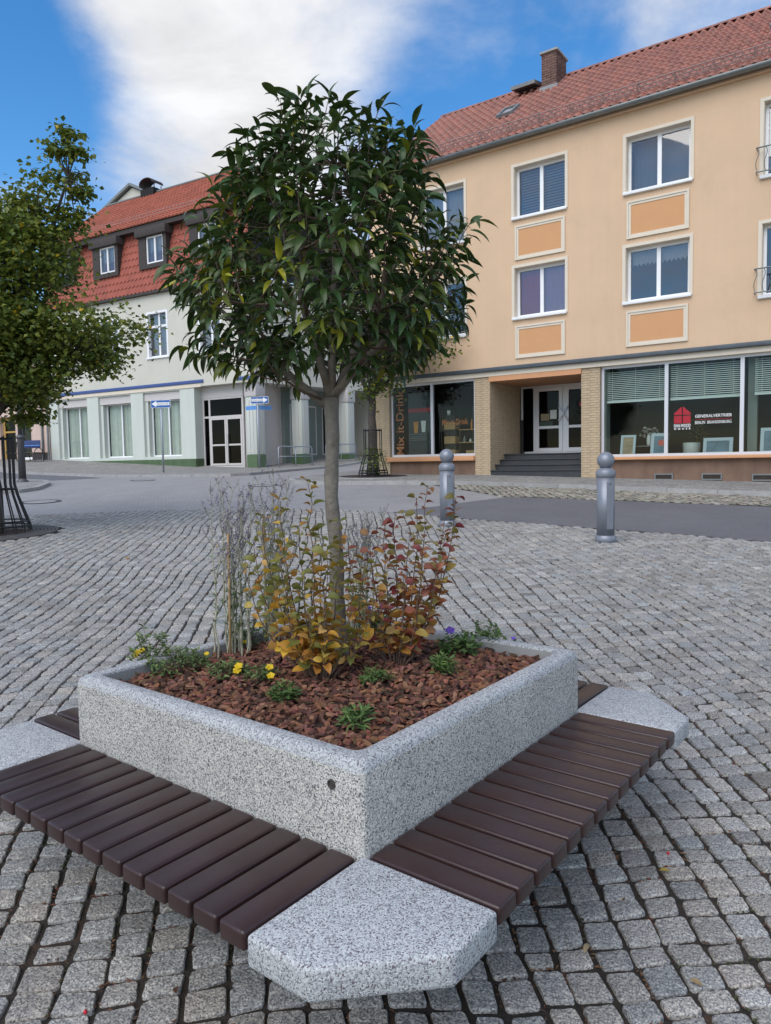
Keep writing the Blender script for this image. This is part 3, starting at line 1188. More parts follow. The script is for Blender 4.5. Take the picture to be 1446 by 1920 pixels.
# ------------------------------------------------------------------ the laurel tree in the planter
TX, TY = -.205, 2.97
TZ = mulch_z(TX, TY)
tree = empty('laurel_tree', (TX, TY, TZ), 0, 'dark glossy evergreen standard tree with round crown growing in the planter', 'tree')
T0 = Vector((TX, TY, TZ))
FORK = Vector((-.212, 2.97, 1.745))
trk = MB()
pts = []
rad = []
for i in range(15):
    t = i / 14
    p = T0.lerp(FORK, t) - T0
    p.x += .006 * math.sin(t * 7) + .004 * math.sin(t * 17)
    p.y += .005 * math.sin(t * 5 + 1)
    p.z -= .05 * (1 - t)
    pts.append(p)
    rad.append(.0315 - .005 * t + (.012 * (1 - t * 8) if t < .125 else 0) + .0022 * math.sin(i * 2.7) + (.006 * max(0, (t - .88) / .12)))
trk.tube(pts, rad, 14)
trk.build('trunk', 'bark', tree, smooth=True)


def crown_r(z):
    pr = [(1.80, .34), (1.92, .47), (2.06, .55), (2.24, .57), (2.40, .51), (2.52, .44), (2.64, .36), (2.74, .27), (2.84, .12)]
    if z <= pr[0][0]:
        return pr[0][1]
    for (a, ra), (b_, rb_) in zip(pr[:-1], pr[1:]):
        if z <= b_:
            return ra + (rb_ - ra) * (z - a) / (b_ - a)
    return .02


CX, CY = -.205, 2.97
stems = []
ends = [(-.50, -.10, 2.16), (-.46, .25, 2.30), (-.22, -.12, 2.60), (.03, .05, 2.68), (.16, -.14, 2.46), (.30, .18, 2.40), (.40, -.12, 2.16), (-.08, -.34, 2.24), (.05, .42, 2.3), (-.34, -.36, 2.06), (.2, -.38, 2.02)]
for k, (ex, ey, ez) in enumerate(ends):
    major = k in (0, 2, 3, 5, 6)
    e = Vector((CX + ex, CY + ey, ez))
    if major or not stems:
        s0 = FORK + Vector((ex * .02, ey * .02, (-.035, 0, .0, .0, 0, -.01, .01)[k]))
        mid = s0 + Vector((ex * .42, ey * .42, (ez - FORK.z) * .40))
        r0_ = .0165
    else:
        host = min(stems, key=lambda P: (P[5] - e).length)
        s0 = host[3].lerp(host[4], rnd.random())
        mid = s0.lerp(e, .5) + Vector((0, 0, -.03))
        r0_ = .0085
    P = bez(s0, mid, e, 10)
    P = [p + Vector((rnd.uniform(-.007, .007), rnd.uniform(-.007, .007), 0)) * (0 if i in (0, 10) else 1) for i, p in enumerate(P)]
    stems.append(P)
    b = MB()
    b.tube([p - T0 for p in P], [r0_ * (1 - .8 * i / 10) + .002 for i in range(11)], 8)
    b.build('branch', 'bark' if major else 'twig', tree, smooth=True)

lv = [leaf_geo(.090, .0285, .40, .75 + .17 * k, 6, 'lance', wave=.0008) for k in range(7)]
LT = [(.62, .75, .7), (.8, .9, .85), (1.0, 1.0, 1.0), (1.15, 1.1, 1.0), (1.45, 1.3, 1.1), (.75, .95, 1.1), (2.2, 1.7, .9), (3.4, 2.5, .9), (5.5, 3.4, 1.0)]
ls = LeafSet(lv, LT)
twg = MB()
tips = []
tries = 0
while len(tips) < 330 and tries < 60000:
    tries += 1
    z = rnd.uniform(1.92, 2.81)
    a = rnd.uniform(0, 2 * math.pi)
    rr = crown_r(z) * (rnd.uniform(.22, 1.0) ** .5) * (1 + .22 * mnoise.noise((math.cos(a) * 1.6, math.sin(a) * 1.6, z * 3.2)))
    lop = .96 + (.10 if math.cos(a) < 0 and z < 2.3 else 0)
    p = Vector((CX + rr * math.cos(a) * lop, CY + rr * math.sin(a) * .92, z))
    if all((p - q).length > .068 for q in tips):
        tips.append(p)
for k in range(16):
    a = k * 2.4
    rr = rnd.uniform(.16, .36)
    tips.append(Vector((CX + rr * math.cos(a), CY + rr * math.sin(a), rnd.uniform(1.86, 1.95))))
for p in tips:
    # nearest lower stem point
    best, bd = None, 9
    for P in stems:
        for q in P[2:]:
            d = (p - q).length + max(0, q.z - p.z + .02) * 2.5
            if d < bd:
                best, bd = q, d
    q = best
    mid = q.lerp(p, .55) + Vector((0, 0, -.03 - .05 * (p - q).length))
    out = Vector((p.x - CX, p.y - CY, 0))
    out = out.normalized() if out.length > .02 else Vector((rnd.uniform(-1, 1), rnd.uniform(-1, 1), 0)).normalized()
    hfac = (p.z - 1.70) / 1.25
    P = bez(q, mid, p, 6)
    twg.tube([x - T0 for x in P], [.0042 - .0028 * i / 6 for i in range(7)], 5)
    tdir = (P[-1] - P[-2]).normalized()
    # shoots at the top point upwards, low ones droop
    sdir_ = (tdir * .5 + Vector((0, 0, .25 + .75 * hfac)) + out * (.75 - .4 * hfac)).normalized()
    slen = rnd.uniform(.04, .09)
    tip2 = p + sdir_ * slen
    twg.tube([p - T0, (p + tip2) / 2 - T0, tip2 - T0], [.0018, .0015, .001], 4)
    nl = rnd.randint(8, 12)
    ph = rnd.uniform(0, 6.28)
    yellow = rnd.random() < .18 and p.z < 2.45
    for k in range(nl):
        t = k / (nl - 1)
        ph += 2.4
        base = (P[4].lerp(p, t * 2) if t < .5 else p.lerp(tip2, (t - .5) * 2))
        side = Vector((math.cos(ph), math.sin(ph), 0))
        side = (side - sdir_ * side.dot(sdir_)).normalized()
        el = .25 + .55 * t
        d = side * (1 - .25 * t) + sdir_ * el * .6 + out * .45 + Vector((0, 0, -.85 * (1 - hfac) + .22 * hfac))
        if rnd.random() < .10 * (1 - t):
            d += Vector((0, 0, -1.2))
        ti = rnd.choice([0, 1, 1, 2, 2, 3, 5, 5]) if not yellow else rnd.choice([2, 3, 4, 6, 6, 7, 8])
        if not yellow and rnd.random() < .05:
            ti = rnd.choice([4, 6, 7, 8])
        d.normalize()
        # petiole
        b0 = base + d * .012
        ls.add(leaf_frame(b0, d, roll=rnd.gauss(0, .45), s=rnd.uniform(.78, 1.28)), ti)
twg.build('twigs', 'twig', tree)['kind'] = 'stuff'
ls.build('laurel', tree, 300)
# a bare thin shoot low on the left of the fork and one poking left
b = MB()
b.tube([Vector(p) - T0 for p in [(-.25, 2.94, 1.74), (-.31, 2.86, 1.76), (-.40, 2.80, 1.82), (-.46, 2.76, 1.90)]], [.006, .005, .004, .003], 6)
b.build('shoot', 'twig', tree, smooth=True)


# ------------------------------------------------------------------ autumn shrubs
def shrub(name, label, x, y, stems_, cols_lo, cols_hi, size, group=None, seed=1):
    r_ = random.Random(seed)
    z0 = mulch_z(x, y)
    t = empty(name, (x, y, z0), 0, label, 'shrub', group)
    o0 = Vector((x, y, z0))
    lvv = [leaf_geo(.040, .029, .25 + .12 * k, .4 + .3 * k, 5, 'round') for k in range(4)]
    tint = cols_lo + cols_hi
    lset = LeafSet(lvv, tint)
    for (ex, ey, ez) in stems_:
        e = Vector((x + ex, y + ey, z0 + ez))
        s0 = Vector((x + ex * .12, y + ey * .12, z0 - .01))
        mid = s0 + Vector((ex * .75, ey * .75, ez * .35))
        P = bez(s0, mid, e, 12)
        P = [p + Vector((r_.gauss(0, .004), r_.gauss(0, .004), 0)) for p in P]
        b = MB()
        b.tube([p - o0 for p in P], [.0034 * (1 - .8 * i / 12) + .0006 for i in range(13)], 5)
        b.build('stem', 'twig', t, smooth=True)
        Ltot = ez * 1.1
        npair = int(Ltot / .029)
        ph = r_.uniform(0, 3.14)
        for k in range(1, npair + 1):
            f = .16 + .84 * k / npair
            fi = min(11.999, f * 12)
            i0 = int(fi)
            p = P[i0].lerp(P[i0 + 1], fi - i0)
            ph += 1.57 + r_.gauss(0, .25)
            for sgn in (0, math.pi):
                if r_.random() < .14:
                    continue
                d = Vector((math.cos(ph + sgn), math.sin(ph + sgn), r_.uniform(-.15, .85)))
                s_ = size * r_.uniform(.6, 1.2) * (1.02 - .28 * f)
                hi_ = r_.random() < f ** 1.5
                ti = r_.randrange(len(cols_lo)) if not hi_ else len(cols_lo) + r_.randrange(len(cols_hi))
                M = leaf_frame(p + d.normalized() * .006, d, roll=r_.gauss(0, .6), s=s_)
                lset.items.append((M, r_.randrange(4), ti))
    lset.build('autumn', t, 300, rest='small_leaves')
    return t


YEL = [(.82, .52, .07), (.72, .38, .05), (.66, .30, .06), (.55, .42, .10), (.78, .46, .14)]
OLV = [(.24, .24, .06), (.34, .28, .07), (.20, .21, .05), (.42, .24, .06), (.28, .27, .07)]
RED = [(.28, .06, .06), (.36, .12, .07), (.40, .20, .08), (.42, .16, .08), (.26, .22, .06), (.34, .26, .08)]
rs = random.Random(5)
stA = [(-.25, .03, .52), (-.20, -.03, .60), (-.15, .05, .66), (-.14, -.05, .50), (-.08, .02, .56), (-.03, -.02, .73), (.0, .03, .55), (.03, -.06, .48), (.07, .03, .58), (-.30, .1, .40), (.20, .04, .33), (.12, -.03, .36), (-.05, -.10, .40), (.02, -.12, .3), (-.12, -.09, .34), (.16, .08, .42)]
shrub('autumn_shrub', 'yellow and orange leaved shrub in front of the tree trunk in planter', -.245, 2.67, stA, YEL, OLV, 1.5, 'autumn shrubs in the planter', 3)
stB = [(-.10, .02, .52), (-.04, .0, .56), (.0, .03, .60), (.05, -.02, .52), (.09, .05, .66), (.13, .02, .70), (.19, .0, .58), (.24, .04, .66), (.16, -.05, .42), (-.14, .05, .38), (.03, -.07, .40), (.10, -.07, .46), (-.2, .1, .45), (.2, .08, .5), (-.07, -.05, .33)]
shrub('autumn_shrub', 'red and orange leaved shrub right of the tree trunk in planter', .035, 2.84, stB, [(.62, .32, .07), (.52, .22, .07), (.50, .36, .09), (.44, .14, .08), (.58, .40, .16)], RED, 1.4, 'autumn shrubs in the planter', 4)


# ------------------------------------------------------------------ russian sage with bamboo canes
def sage(label, x, y, hgt, nst, spread, leaning, purple, cane, seed):
    r_ = random.Random(seed)
    z0 = mulch_z(x, y)
    t = empty('sage_plant', (x, y, z0), 0, label, 'plant', 'tall sage plants in the planter')
    st, fl, gr = MB(), MB(), MB()
    for k in range(nst):
        a = r_.uniform(0, 6.28)
        d = spread * r_.uniform(.2, 1)
        e = Vector((d * math.cos(a) + leaning[0], d * math.sin(a) + leaning[1], hgt * r_.uniform(.55, 1.02)))
        s0 = Vector((r_.gauss(0, .03), r_.gauss(0, .03), -.01))
        P = bez(s0, s0 + Vector((e.x * .25, e.y * .25, e.z * .5)), e, 14)
        P = [p + Vector((r_.gauss(0, .004), r_.gauss(0, .004), 0)) for p in P]
        st.tube(P, [.0036 * (1 - .78 * i / 14) + .0005 for i in range(15)], 4)
        for i in range(3, 14):
            f = i / 14
            p = P[i]
            if f < .62:
                for _ in range(4):
                    an = r_.uniform(0, 6.28)
                    dd = Vector((math.cos(an), math.sin(an), r_.uniform(.1, .9)))
                    vs, fs = leaf_geo(r_.uniform(.025, .05), .008, .2, .6, 3, 'lance')
                    M = leaf_frame(p, dd)
                    gr.add([M @ Vector(q) for q in vs], fs, r_.choice([(.9, 1.1, 1.0), (1.2, 1.3, 1.2), (.8, 1.0, .7)]))
            else:
                # side shoots with tiny flowers
                for _ in range(2):
                    an = r_.uniform(0, 6.28)
                    ln = r_.uniform(.03, .085) * (1.25 - f)* 2.2
                    q2 = p + Vector((math.cos(an) * ln * .6, math.sin(an) * ln * .6, ln))
                    st.tube([p, (p + q2) / 2 + Vector((0, 0, -.004)), q2], [.0013, .0011, .0007], 3)
                    for _ in range(11):
                        c = p.lerp(q2, r_.uniform(.25, 1))
                        an2 = r_.uniform(0, 6.28)
                        dd = Vector((math.cos(an2), math.sin(an2), r_.uniform(-.3, .8)))
                        vs, fs = leaf_geo(r_.uniform(.008, .014), .007, .3, .4, 2, 'lance')
                        M = leaf_frame(c, dd)
                        fl.add([M @ Vector(v) for v in vs], fs, r_.choice([(.20, .13, .36), (.26, .20, .40), (.30, .26, .36), (.16, .09, .45)]) if r_.random() < purple else (.26, .24, .25))
    st.build('stems', 'sage_stem', t)['kind'] = 'stuff'
    fl.build('flowers', 'petal', t)['kind'] = 'stuff'
    gr.build('leaves', 'herb', t)['kind'] = 'stuff'
    if cane:
        bx, by, hz = cane
        zc = mulch_z(bx, by)
        c = empty('bamboo_cane', (bx, by, zc), 0, cane_lab[seed], 'cane', 'bamboo canes in the planter')
        b = MB()
        b.tube([(0, 0, -.03), (.004, 0, hz * .5), (.006, .004, hz)], [.0052, .005, .0045], 7)
        b.build('stick', 'bamboo', c, smooth=True)
        for hh in (.2, .42):
            b = MB()
            b.lathe([(.0052, 0), (.0062, .003), (.0052, .006)], 8, (.002, 0, hz * hh * 2))
            b.build('node', 'bamboo', c)


cane_lab = {21: 'bare bamboo cane standing in the leftmost sage plant', 22: 'bamboo cane in the sage plant just left of the yellow shrub', 23: 'x'}
sage('purple flowering sage with straw coloured stems, leftmost tall plant in planter', -.66, 3.10, .82, 17, .12, (.0, 0), .88, (-.672, 3.06, .53), 21)
sage('purple flowering sage with bamboo cane left of the yellow shrub', -.545, 3.34, .94, 15, .14, (.04, 0), .9, (-.56, 3.30, .60), 22)
sage('greyish thin stemmed sage plant just behind the tree trunk', -.12, 3.36, .64, 11, .10, (.03, 0), .5, None, 23)


# ------------------------------------------------------------------ small plants
def tuft(name, label, x, y, n, ln, wd, hgt, tints, flowers=None, seed=0, sprawl=.06, cat='plant', group=None, shape='lance'):
    r_ = random.Random(seed)
    z0 = mulch_z(x, y)
    t = empty(name, (x, y, z0), 0, label, cat, group)
    g = MB()
    st = MB()
    for k in range(n):
        a = r_.uniform(0, 6.28)
        rr = sprawl * math.sqrt(r_.random())
        h = hgt * (1 - .6 * (rr / sprawl) ** 2) * r_.uniform(.35, 1)
        p = Vector((rr * math.cos(a), rr * math.sin(a), h))
        st.tube([Vector((p.x * .3, p.y * .3, -.01)), p * .6 + Vector((0, 0, .01)), p], [.0016, .0012, .0008], 3)
        for _ in range(6):
            an = r_.uniform(0, 6.28)
            d = Vector((math.cos(an), math.sin(an), r_.uniform(-.1, .9)))
            vs, fs = leaf_geo(ln * r_.uniform(.7, 1.25), wd * r_.uniform(.8, 1.2), .25, .7, 3, shape)
            M = leaf_frame(p + Vector((0, 0, r_.uniform(-.015, .01))), d, roll=r_.gauss(0, .4))
            g.add([M @ Vector(v) for v in vs], fs, r_.choice(tints))
    st.build('stems', 'twig', t)['kind'] = 'stuff'
    g.build('leaves', 'herb', t)['kind'] = 'stuff'
    for (fx, fy, fz, fr, c) in flowers or []:
        b = MB()
        fa = r_.uniform(0, 6)
        for k in range(5):
            a = fa + k * 2 * math.pi / 5
            vs, fs = leaf_geo(fr * 1.15, fr * 1.1, .12, .45, 3, 'round')
            M = leaf_frame((fx, fy, fz), (math.cos(a), math.sin(a) * .75 - .2, .25 + .5 * math.sin(a)), up=Vector((0, -1, 1)))
            b.add([M @ Vector(v) for v in vs], fs, c)
        b.build('flower', 'petal', t)
        b = MB()
        b.tube([(fx * .4, fy * .4, 0), (fx, fy, fz - .002)], .0011, 4)
        b.build('flower_stalk', 'twig', t)
    return t


GRN = [(.7, .9, .7), (.9, 1.1, .8), (1.1, 1.2, .9), (.55, .75, .6)]
GRY = [(1.0, 1.05, 1.1), (1.3, 1.25, 1.1), (.8, .85, .8), (.65, .75, .65)]
YF = (.85, .60, .01)
VF = (.22, .11, .60)
tuft('cinquefoil_plant', 'tall sprigged green plant at the left corner of the planter', -.985, 2.99, 41, 0.029, 0.0116, 0.195, GRY, [(-.04, -.05, .075, .014, YF), (-.02, -.055, .085, .012, YF), (-.05, -.04, .06, .012, YF)], 31, .085, group='cinquefoil plants')
tuft('cinquefoil_plant', 'low grey green plant beside the left corner sprigs in planter', -.84, 2.89, 73, 0.029, 0.0101, 0.098, GRY, [(.11, .0, .07, .010, YF)], 32, .125, group='cinquefoil plants')
tuft('cinquefoil_plant', 'low mat of grey green leaves below the leftmost sage plant', -.62, 2.76, 48, 0.023, 0.0087, 0.058, GRY, [(.055, -.05, .05, .016, YF), (.05, -.06, .035, .016, YF)], 33, .085, group='cinquefoil plants')
tuft('cinquefoil_plant', 'small yellow flowered plant left of the yellow shrub base', -.475, 2.68, 35, 0.022, 0.0087, 0.052, GRY, [(.035, -.02, .05, .015, YF), (.045, -.06, .03, .015, YF)], 34, .06, group='cinquefoil plants')
tuft('pink_tuft', 'dark green leafy tuft near the front left planter rim', -.362, 2.45, 32, 0.038, 0.0087, 0.065, GRN, None, 35, .038, group='green tufts in the mulch')
tuft('pink_tuft', 'green tuft in the front corner of the planter', -.10, 2.225, 28, 0.043, 0.0087, 0.052, GRN, None, 36, .045, group='green tufts in the mulch')
tuft('pink_tuft', 'wide low green tuft in the mulch below the red shrub', -.045, 2.60, 25, 0.041, 0.0087, 0.046, GRN, None, 37, .05, group='green tufts in the mulch')
tuft('pink_tuft', 'upright green tuft near the right planter rim', .212, 2.72, 38, 0.038, 0.0087, 0.072, GRN, None, 38, .04, group='green tufts in the mulch')
tuft('cranesbill_plant', 'green plant with a violet flower right of the red shrub', .30, 3.05, 48, 0.032, 0.0174, 0.091, GRN, [(-.04, -.06, .115, .020, VF)], 39, .085)
tuft('cinquefoil_plant', 'spreading green plant at the right corner of the planter', .43, 3.20, 48, 0.029, 0.0116, 0.117, GRN, None, 40, .10, group='cinquefoil plants')
tuft('violet_plant', 'small low plant with tiny violet flower by the right corner rim', .525, 3.15, 25, 0.026, 0.0087, 0.052, GRN, [(.02, -.03, .055, .010, VF), (.025, -.04, .035, .009, VF)], 41, .05)
tuft('aster_plant', 'leafy plant with violet and pink flowers at the back of planter', -.07, 3.52, 48, 0.038, 0.0174, 0.130, GRN, [(-.02, -.03, .13, .014, VF), (-.01, -.05, .08, .013, VF), (.05, -.06, .14, .018, (.55, .12, .16)), (.09, -.05, .135, .015, (.55, .12, .16))], 42, .08)
tuft('cinquefoil_plant', 'green plant behind the canes at the far left planter rim', -.63, 3.25, 41, 0.029, 0.0116, 0.169, GRY, [(.0, -.08, .05, .010, YF)], 43, .09, group='cinquefoil plants')

# fallen leaves on the setts
FL = [(.6, 2.15, 'pale', 'pale fallen leaf on setts right of the front corner seat'), (.99, 2.5, 'yellow', 'small yellow fallen leaf on setts right of bench'), (.04, 1.98, 'brown', 'brown fallen leaf at the bottom edge below the front corner seat'), (-3.1, 8.7, 'orange', 'orange fallen leaf on setts in front of the left street tree'),
      (-.62, 1.98, 'brown2', 'curled brown leaf in a joint at the bottom left'), (-.42, 1.86, 'brown3', 'small brown leaf on the setts under the left bench end'), (-2.2, 9.4, 'y2', 'tiny yellow leaf far out on the setts left of sage'), (-4.1, 10.4, 'y3', 'tiny yellow leaf on setts beside the tree grate'), (.85, 2.0, 'y4', 'tan leaf scrap on the setts near the right bottom edge')]
lc = {'pale': (.55, .42, .24), 'yellow': (.55, .40, .10), 'brown': (.20, .09, .05), 'orange': (.60, .30, .05), 'brown2': (.14, .07, .04), 'brown3': (.25, .12, .06), 'y2': (.62, .46, .16), 'y3': (.6, .5, .3), 'y4': (.4, .28, .14)}
for (x, y, k, lab) in FL:
    b = MB()
    vs, fs = leaf_geo(.04 if y < 5 else .07, .018 if y < 5 else .05, .3, .8, 5, 'oval')
    M = Matrix.Rotation(rnd.uniform(0, 6.3), 4, 'Z') @ Matrix.Rotation(rnd.uniform(-.3, .3), 4, 'Y')
    b.add([M @ Vector(p) for p in vs], fs, lc[k])
    o = b.build('fallen_leaf', 'autumn', None, True)
    o.location = (x, y, zf(y) + .030)
    tag(o, lab, 'leaf', 'fallen leaves on the setts')
for (x, y, lab) in [(-.86, 1.93, 'red berry in a sett joint at the bottom left'), (1.03, 2.62, 'red berry in a sett joint right of the bench')]:
    t = empty('fallen_berry', (x, y, zf(y) + .022), 0, lab, 'berry', 'red berries on the setts')
    b = MB()
    b.lathe([(.001, -.006), (.004, -.005), (.006, -.001), (.0055, .003), (.003, .0055), (.001, .006)], 10)
    b.build('fruit', 'berry', t, True)
    b = MB()
    b.tube([(0, 0, .005), (.002, .001, .012)], .0007, 4)
    b.build('stalk', 'twig', t)

# ------------------------------------------------------------------ right-hand building (local frame: x along the facade, y into the house, z world height)
rh = empty('apartment_house', (2.5743, 20.8, 0), R(-35.2), 'peach plastered apartment house with ground floor shops and red pantile roof', 'building')
UL, UR = -3.55, 13.0
WIN = []
for u0, u1 in ((1.25, 2.68), (4.23, 5.73)):
    for z0, z1 in ((7.93, 9.27), (5.29, 6.63)):
        WIN.append((u0, u1, z0, z1, 'win'))
for u0, u1 in ((-1.72, -.27), (7.25, 8.75)):
    for z0, z1 in ((7.63, 9.25), (5.02, 6.62)):
        WIN.append((u0, u1, z0, z1, 'door'))
for z0, z1 in ((7.93, 9.27), (5.29, 6.63)):
    WIN.append((10.2, 11.7, z0, z1, 'win'))
wall_open(UL, UR, 4.03, 9.95, [w[:4] for w in WIN], 0, .30).build('facade_wall', 'peach', rh)
part('side_wall', 'peach', rh, ((UL, .302, .8), (UL + .3, 9.0, 9.95)))
part('rear_wall', 'peach', rh, ((UL + .302, 8.7, .5), (UR, 9.0, 9.95)))
part('end_wall', 'peach', rh, ((UR - .3, .302, .5), (UR - .002, 8.69, 9.95)))
# gable triangle under the verge
b = MB()
b.extr([(0, 9.95), (9.0, 9.95), (4.5, 13.35)], Matrix.Translation((UL, 0, 0)) @ Matrix(((0, 0, 1, 0), (1, 0, 0, 0), (0, 1, 0, 0), (0, 0, 0, 1))), .3)
b.build('gable', 'peach', rh)
# cornice strip and band over the shops
part('cornice_strip', 'strip', rh, ((UL - .03, -.14, 3.93), (UR, .02, 4.035)), bev=.01)
part('shop_band', 'cream', rh, ((UL - .01, -.05, 3.80), (UR, .10, 3.928)))
part('eaves_board', 'peach', rh, ((UL - .05, -.10, 9.84), (UR, .05, 9.93)), bev=.01)

GU = 'glass_up'


def window(parent, u0, u1, z0, z1, kind, inner, y=0.0, reveal=.17, trim=True, gl=GU, sash='white_pvc', mull=None, trans=(), sillm='white_pvc', frame_w=.075, name='window', tilt=False):
    """A window as a part of its house, its pieces as sub-parts (the holder is the frame)."""
    mm = [(u0 + u1) / 2] if mull is None else mull
    fr = frame_ring(u0 + .002, u1 - .002, z0 + .03, z1 - .002, frame_w, y + reveal, y + reveal + .07, mm, trans, frame_w * 1.25)
    f = fr.build(name, sash, parent)
    if trim:
        t_ = .075
        b = grid_solid([u0 - t_, u0, u1, u1 + t_], [z0 - .01, z1, z1 + t_], lambda i, j: not (i == 1 and j == 0), y - .022, y - .002)
        b.build('surround', 'cream', f)
        part('reveal_lining', 'cream', f, ((u0, y, z0), (u0 + .012, y + reveal - .002, z1)))
        part('reveal_lining', 'cream', f, ((u0 + .013, y, z1 - .012), (u1, y + reveal - .002, z1)))
    part('sill', sillm, f, ((u0 - .06, y - .075, z0 - .045), (u1 + .05, y + reveal + .06, z0 + .028)), bev=.006)
    us = [u0 + frame_w] + [x for q in mm for x in (q - frame_w * .62, q + frame_w * .62)] + [u1 - frame_w]
    zs = [z0 + .03 + frame_w] + [x for q in trans for x in (q - frame_w * .62, q + frame_w * .62)] + [z1 - frame_w]
    for i in range(0, len(us), 2):
        for j in range(0, len(zs), 2):
            b = MB()
            yy = y + reveal + .035
            b.quad((us[i], yy, zs[j]), (us[i + 1], yy, zs[j]), (us[i + 1], yy, zs[j + 1]), (us[i], yy, zs[j + 1]))
            b.build('pane', gl, f)
    # the room behind
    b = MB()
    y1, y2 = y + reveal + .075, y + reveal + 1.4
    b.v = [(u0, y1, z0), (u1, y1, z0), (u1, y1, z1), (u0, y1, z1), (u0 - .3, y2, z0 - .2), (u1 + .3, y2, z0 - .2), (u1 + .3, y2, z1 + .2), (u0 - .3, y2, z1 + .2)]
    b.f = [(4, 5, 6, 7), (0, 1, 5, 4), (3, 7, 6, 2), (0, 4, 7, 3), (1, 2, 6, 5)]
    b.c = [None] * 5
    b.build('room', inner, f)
    return f


def folds(parent, name, m, u0, u1, z0, z1, y, amp=.03, n=10, wavy=0.0):
    b = MB()
    k = n * 4
    for i in range(k + 1):
        t = i / k
        x = u0 + (u1 - u0) * t
        yy = y + amp * math.sin(t * n * 2 * math.pi)
        b.v += [(x, yy, z0 + wavy * abs(math.sin(t * n * math.pi))), (x, yy, z1)]
    for i in range(k):
        b.f.append((2 * i, 2 * i + 2, 2 * i + 3, 2 * i + 1))
        b.c.append(None)
    return b.build(name, m, parent, smooth=True)


for (u0, u1, z0, z1, kind) in WIN:
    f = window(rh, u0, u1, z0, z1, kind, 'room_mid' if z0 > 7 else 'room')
    if kind == 'door':
        # french balcony railing with bellied bars
        b = MB()
        r0, r1 = u0 - .12, u1 + .10
        zt_, zb_ = z0 + .60, z0 + .08
        yb = -.16
        rl = empty('x', (0, 0, 0))
        bpy.data.objects.remove(rl)
        b.tube([(r0, yb, zt_), (r1, yb, zt_)], .016, 6)
        b.build('rail', 'zinc', f)
        b = MB()
        b.tube([(r0, yb, zb_), (r1, yb, zb_)], .014, 6)
        b.build('rail', 'zinc', f)
        nb = 11
        for k in range(nb):
            x = r0 + .03 + (r1 - r0 - .06) * k / (nb - 1)
            P = [(x, yb, zt_)]
            for q in range(1, 8):
                tq = q / 8
                P.append((x + .03 * math.sin(tq * 2 * math.pi), yb - .08 * math.sin(tq * math.pi) ** 2, zt_ + (zb_ - zt_) * tq))
            P.append((x, yb, zb_))
            b = MB()
            b.tube(P, .009, 4)
            b.build('baluster', 'zinc', f)
        for x in (r0, r1):
            for zz_ in (zt_, zb_):
                b = MB()
                b.tube([(x, yb, zz_), (x, 0.0, zz_)], .012, 5)
                b.build('bracket', 'zinc', f)
    else:
        if abs(u0 - 1.25) < .01 and z0 > 7:
            b = MB()
            for k in range(16):
                za = z0 + .12 + k * .072
                b.quad((u0 + .08, .30, za), (u1 - .08, .30, za), (u1 - .08, .33, za + .06), (u0 + .08, .33, za + .06))
            b.build('pleated_blind', 'pleat', f)['kind'] = 'stuff'
        elif abs(u0 - 1.25) < .01:
            folds(f, 'curtain', 'curtain_red', u0 + .05, u0 + .70, z0 + .05, z1 - .05, .285, .03, 5)
            folds(f, 'curtain', 'curtain_pink', u1 - .68, u1 - .05, z0 + .05, z1 - .05, .285, .03, 5)
        elif abs(u0 - 4.23) < .01 and z0 < 7:
            folds(f, 'lace_valance', 'curtain', u0 + .08, u1 - .08, z1 - .42, z1 - .06, .34, .015, 13, .07)
        elif abs(u0 - 4.23) < .01:
            folds(f, 'curtain', 'pleat', u0 + .05, u1 - .05, z0 + .05, z1 - .05, .55, .02, 14)
    if kind == 'door' and z0 > 7:
        folds(f, 'curtain', 'curtain', u0 + .05, u1 - .05, z0 + .05, z1 - .05, .34, .02, 12)
# orange panels under the windows
for u0, u1 in ((1.28, 2.68), (4.26, 5.71), (10.2, 11.7)):
    for z0, z1 in ((6.83, 7.73), (4.22, 5.09)):
        fr = frame_ring(u0, u1, z0, z1, .045, -.040, -.002)
        f = fr.build('panel', 'cream', rh)
        frame_ring(u0 + .048, u1 - .048, z0 + .048, z1 - .048, .055, -.024, -.002).build('inner_moulding', 'cream', f)
        part('panel_field', 'orange_plaster', f, ((u0 + .105, -.012, z0 + .105), (u1 - .105, -.001, z1 - .105)))

# plinth, sills, shop fronts
GZ = .4
part('plinth', 'plinth', rh, ((-2.95, .06, GZ), (-.002, .3, 1.478)))
part('plinth', 'plinth', rh, ((3.602, .06, GZ), (UR, .3, 1.428)))
part('sill', 'sill_orange', rh, ((-3.04, -.10, 1.48), (-.003, .28, 1.62)), bev=.008)
part('sill', 'sill_orange', rh, ((3.603, -.10, 1.43), (UR, .28, 1.505)), bev=.008)


def vent(u0, u1, z0, z1):
    f = frame_ring(u0, u1, z0, z1, .03, .028, .058).build('vent', 'zinc', rh)
    for k in range(5):
        zz_ = z0 + .035 + k * .022
        part('louvre', 'cladding', f, ((u0 + .03, .035, zz_), (u1 - .03, .052, zz_ + .012)))


vent(4.95, 5.39, .92, 1.08)
vent(6.04, 6.49, .92, 1.08)
vent(7.12, 7.6, .90, 1.06)


def shopfront(u0, u1, z0, z1, mull, y=.10):
    f = frame_ring(u0, u1, z0, z1, .065, y, y + .08, mull, (), .085).build('shop_window', 'alu', rh)
    us = [u0 + .065] + [x for q in mull for x in (q - .0425, q + .0425)] + [u1 - .065]
    for i in range(0, len(us), 2):
        b = MB()
        b.quad((us[i], y + .04, z0 + .065), (us[i + 1], y + .04, z0 + .065), (us[i + 1], y + .04, z1 - .065), (us[i], y + .04, z1 - .065))
        b.build('pane', 'glass_shop', f)
    return f


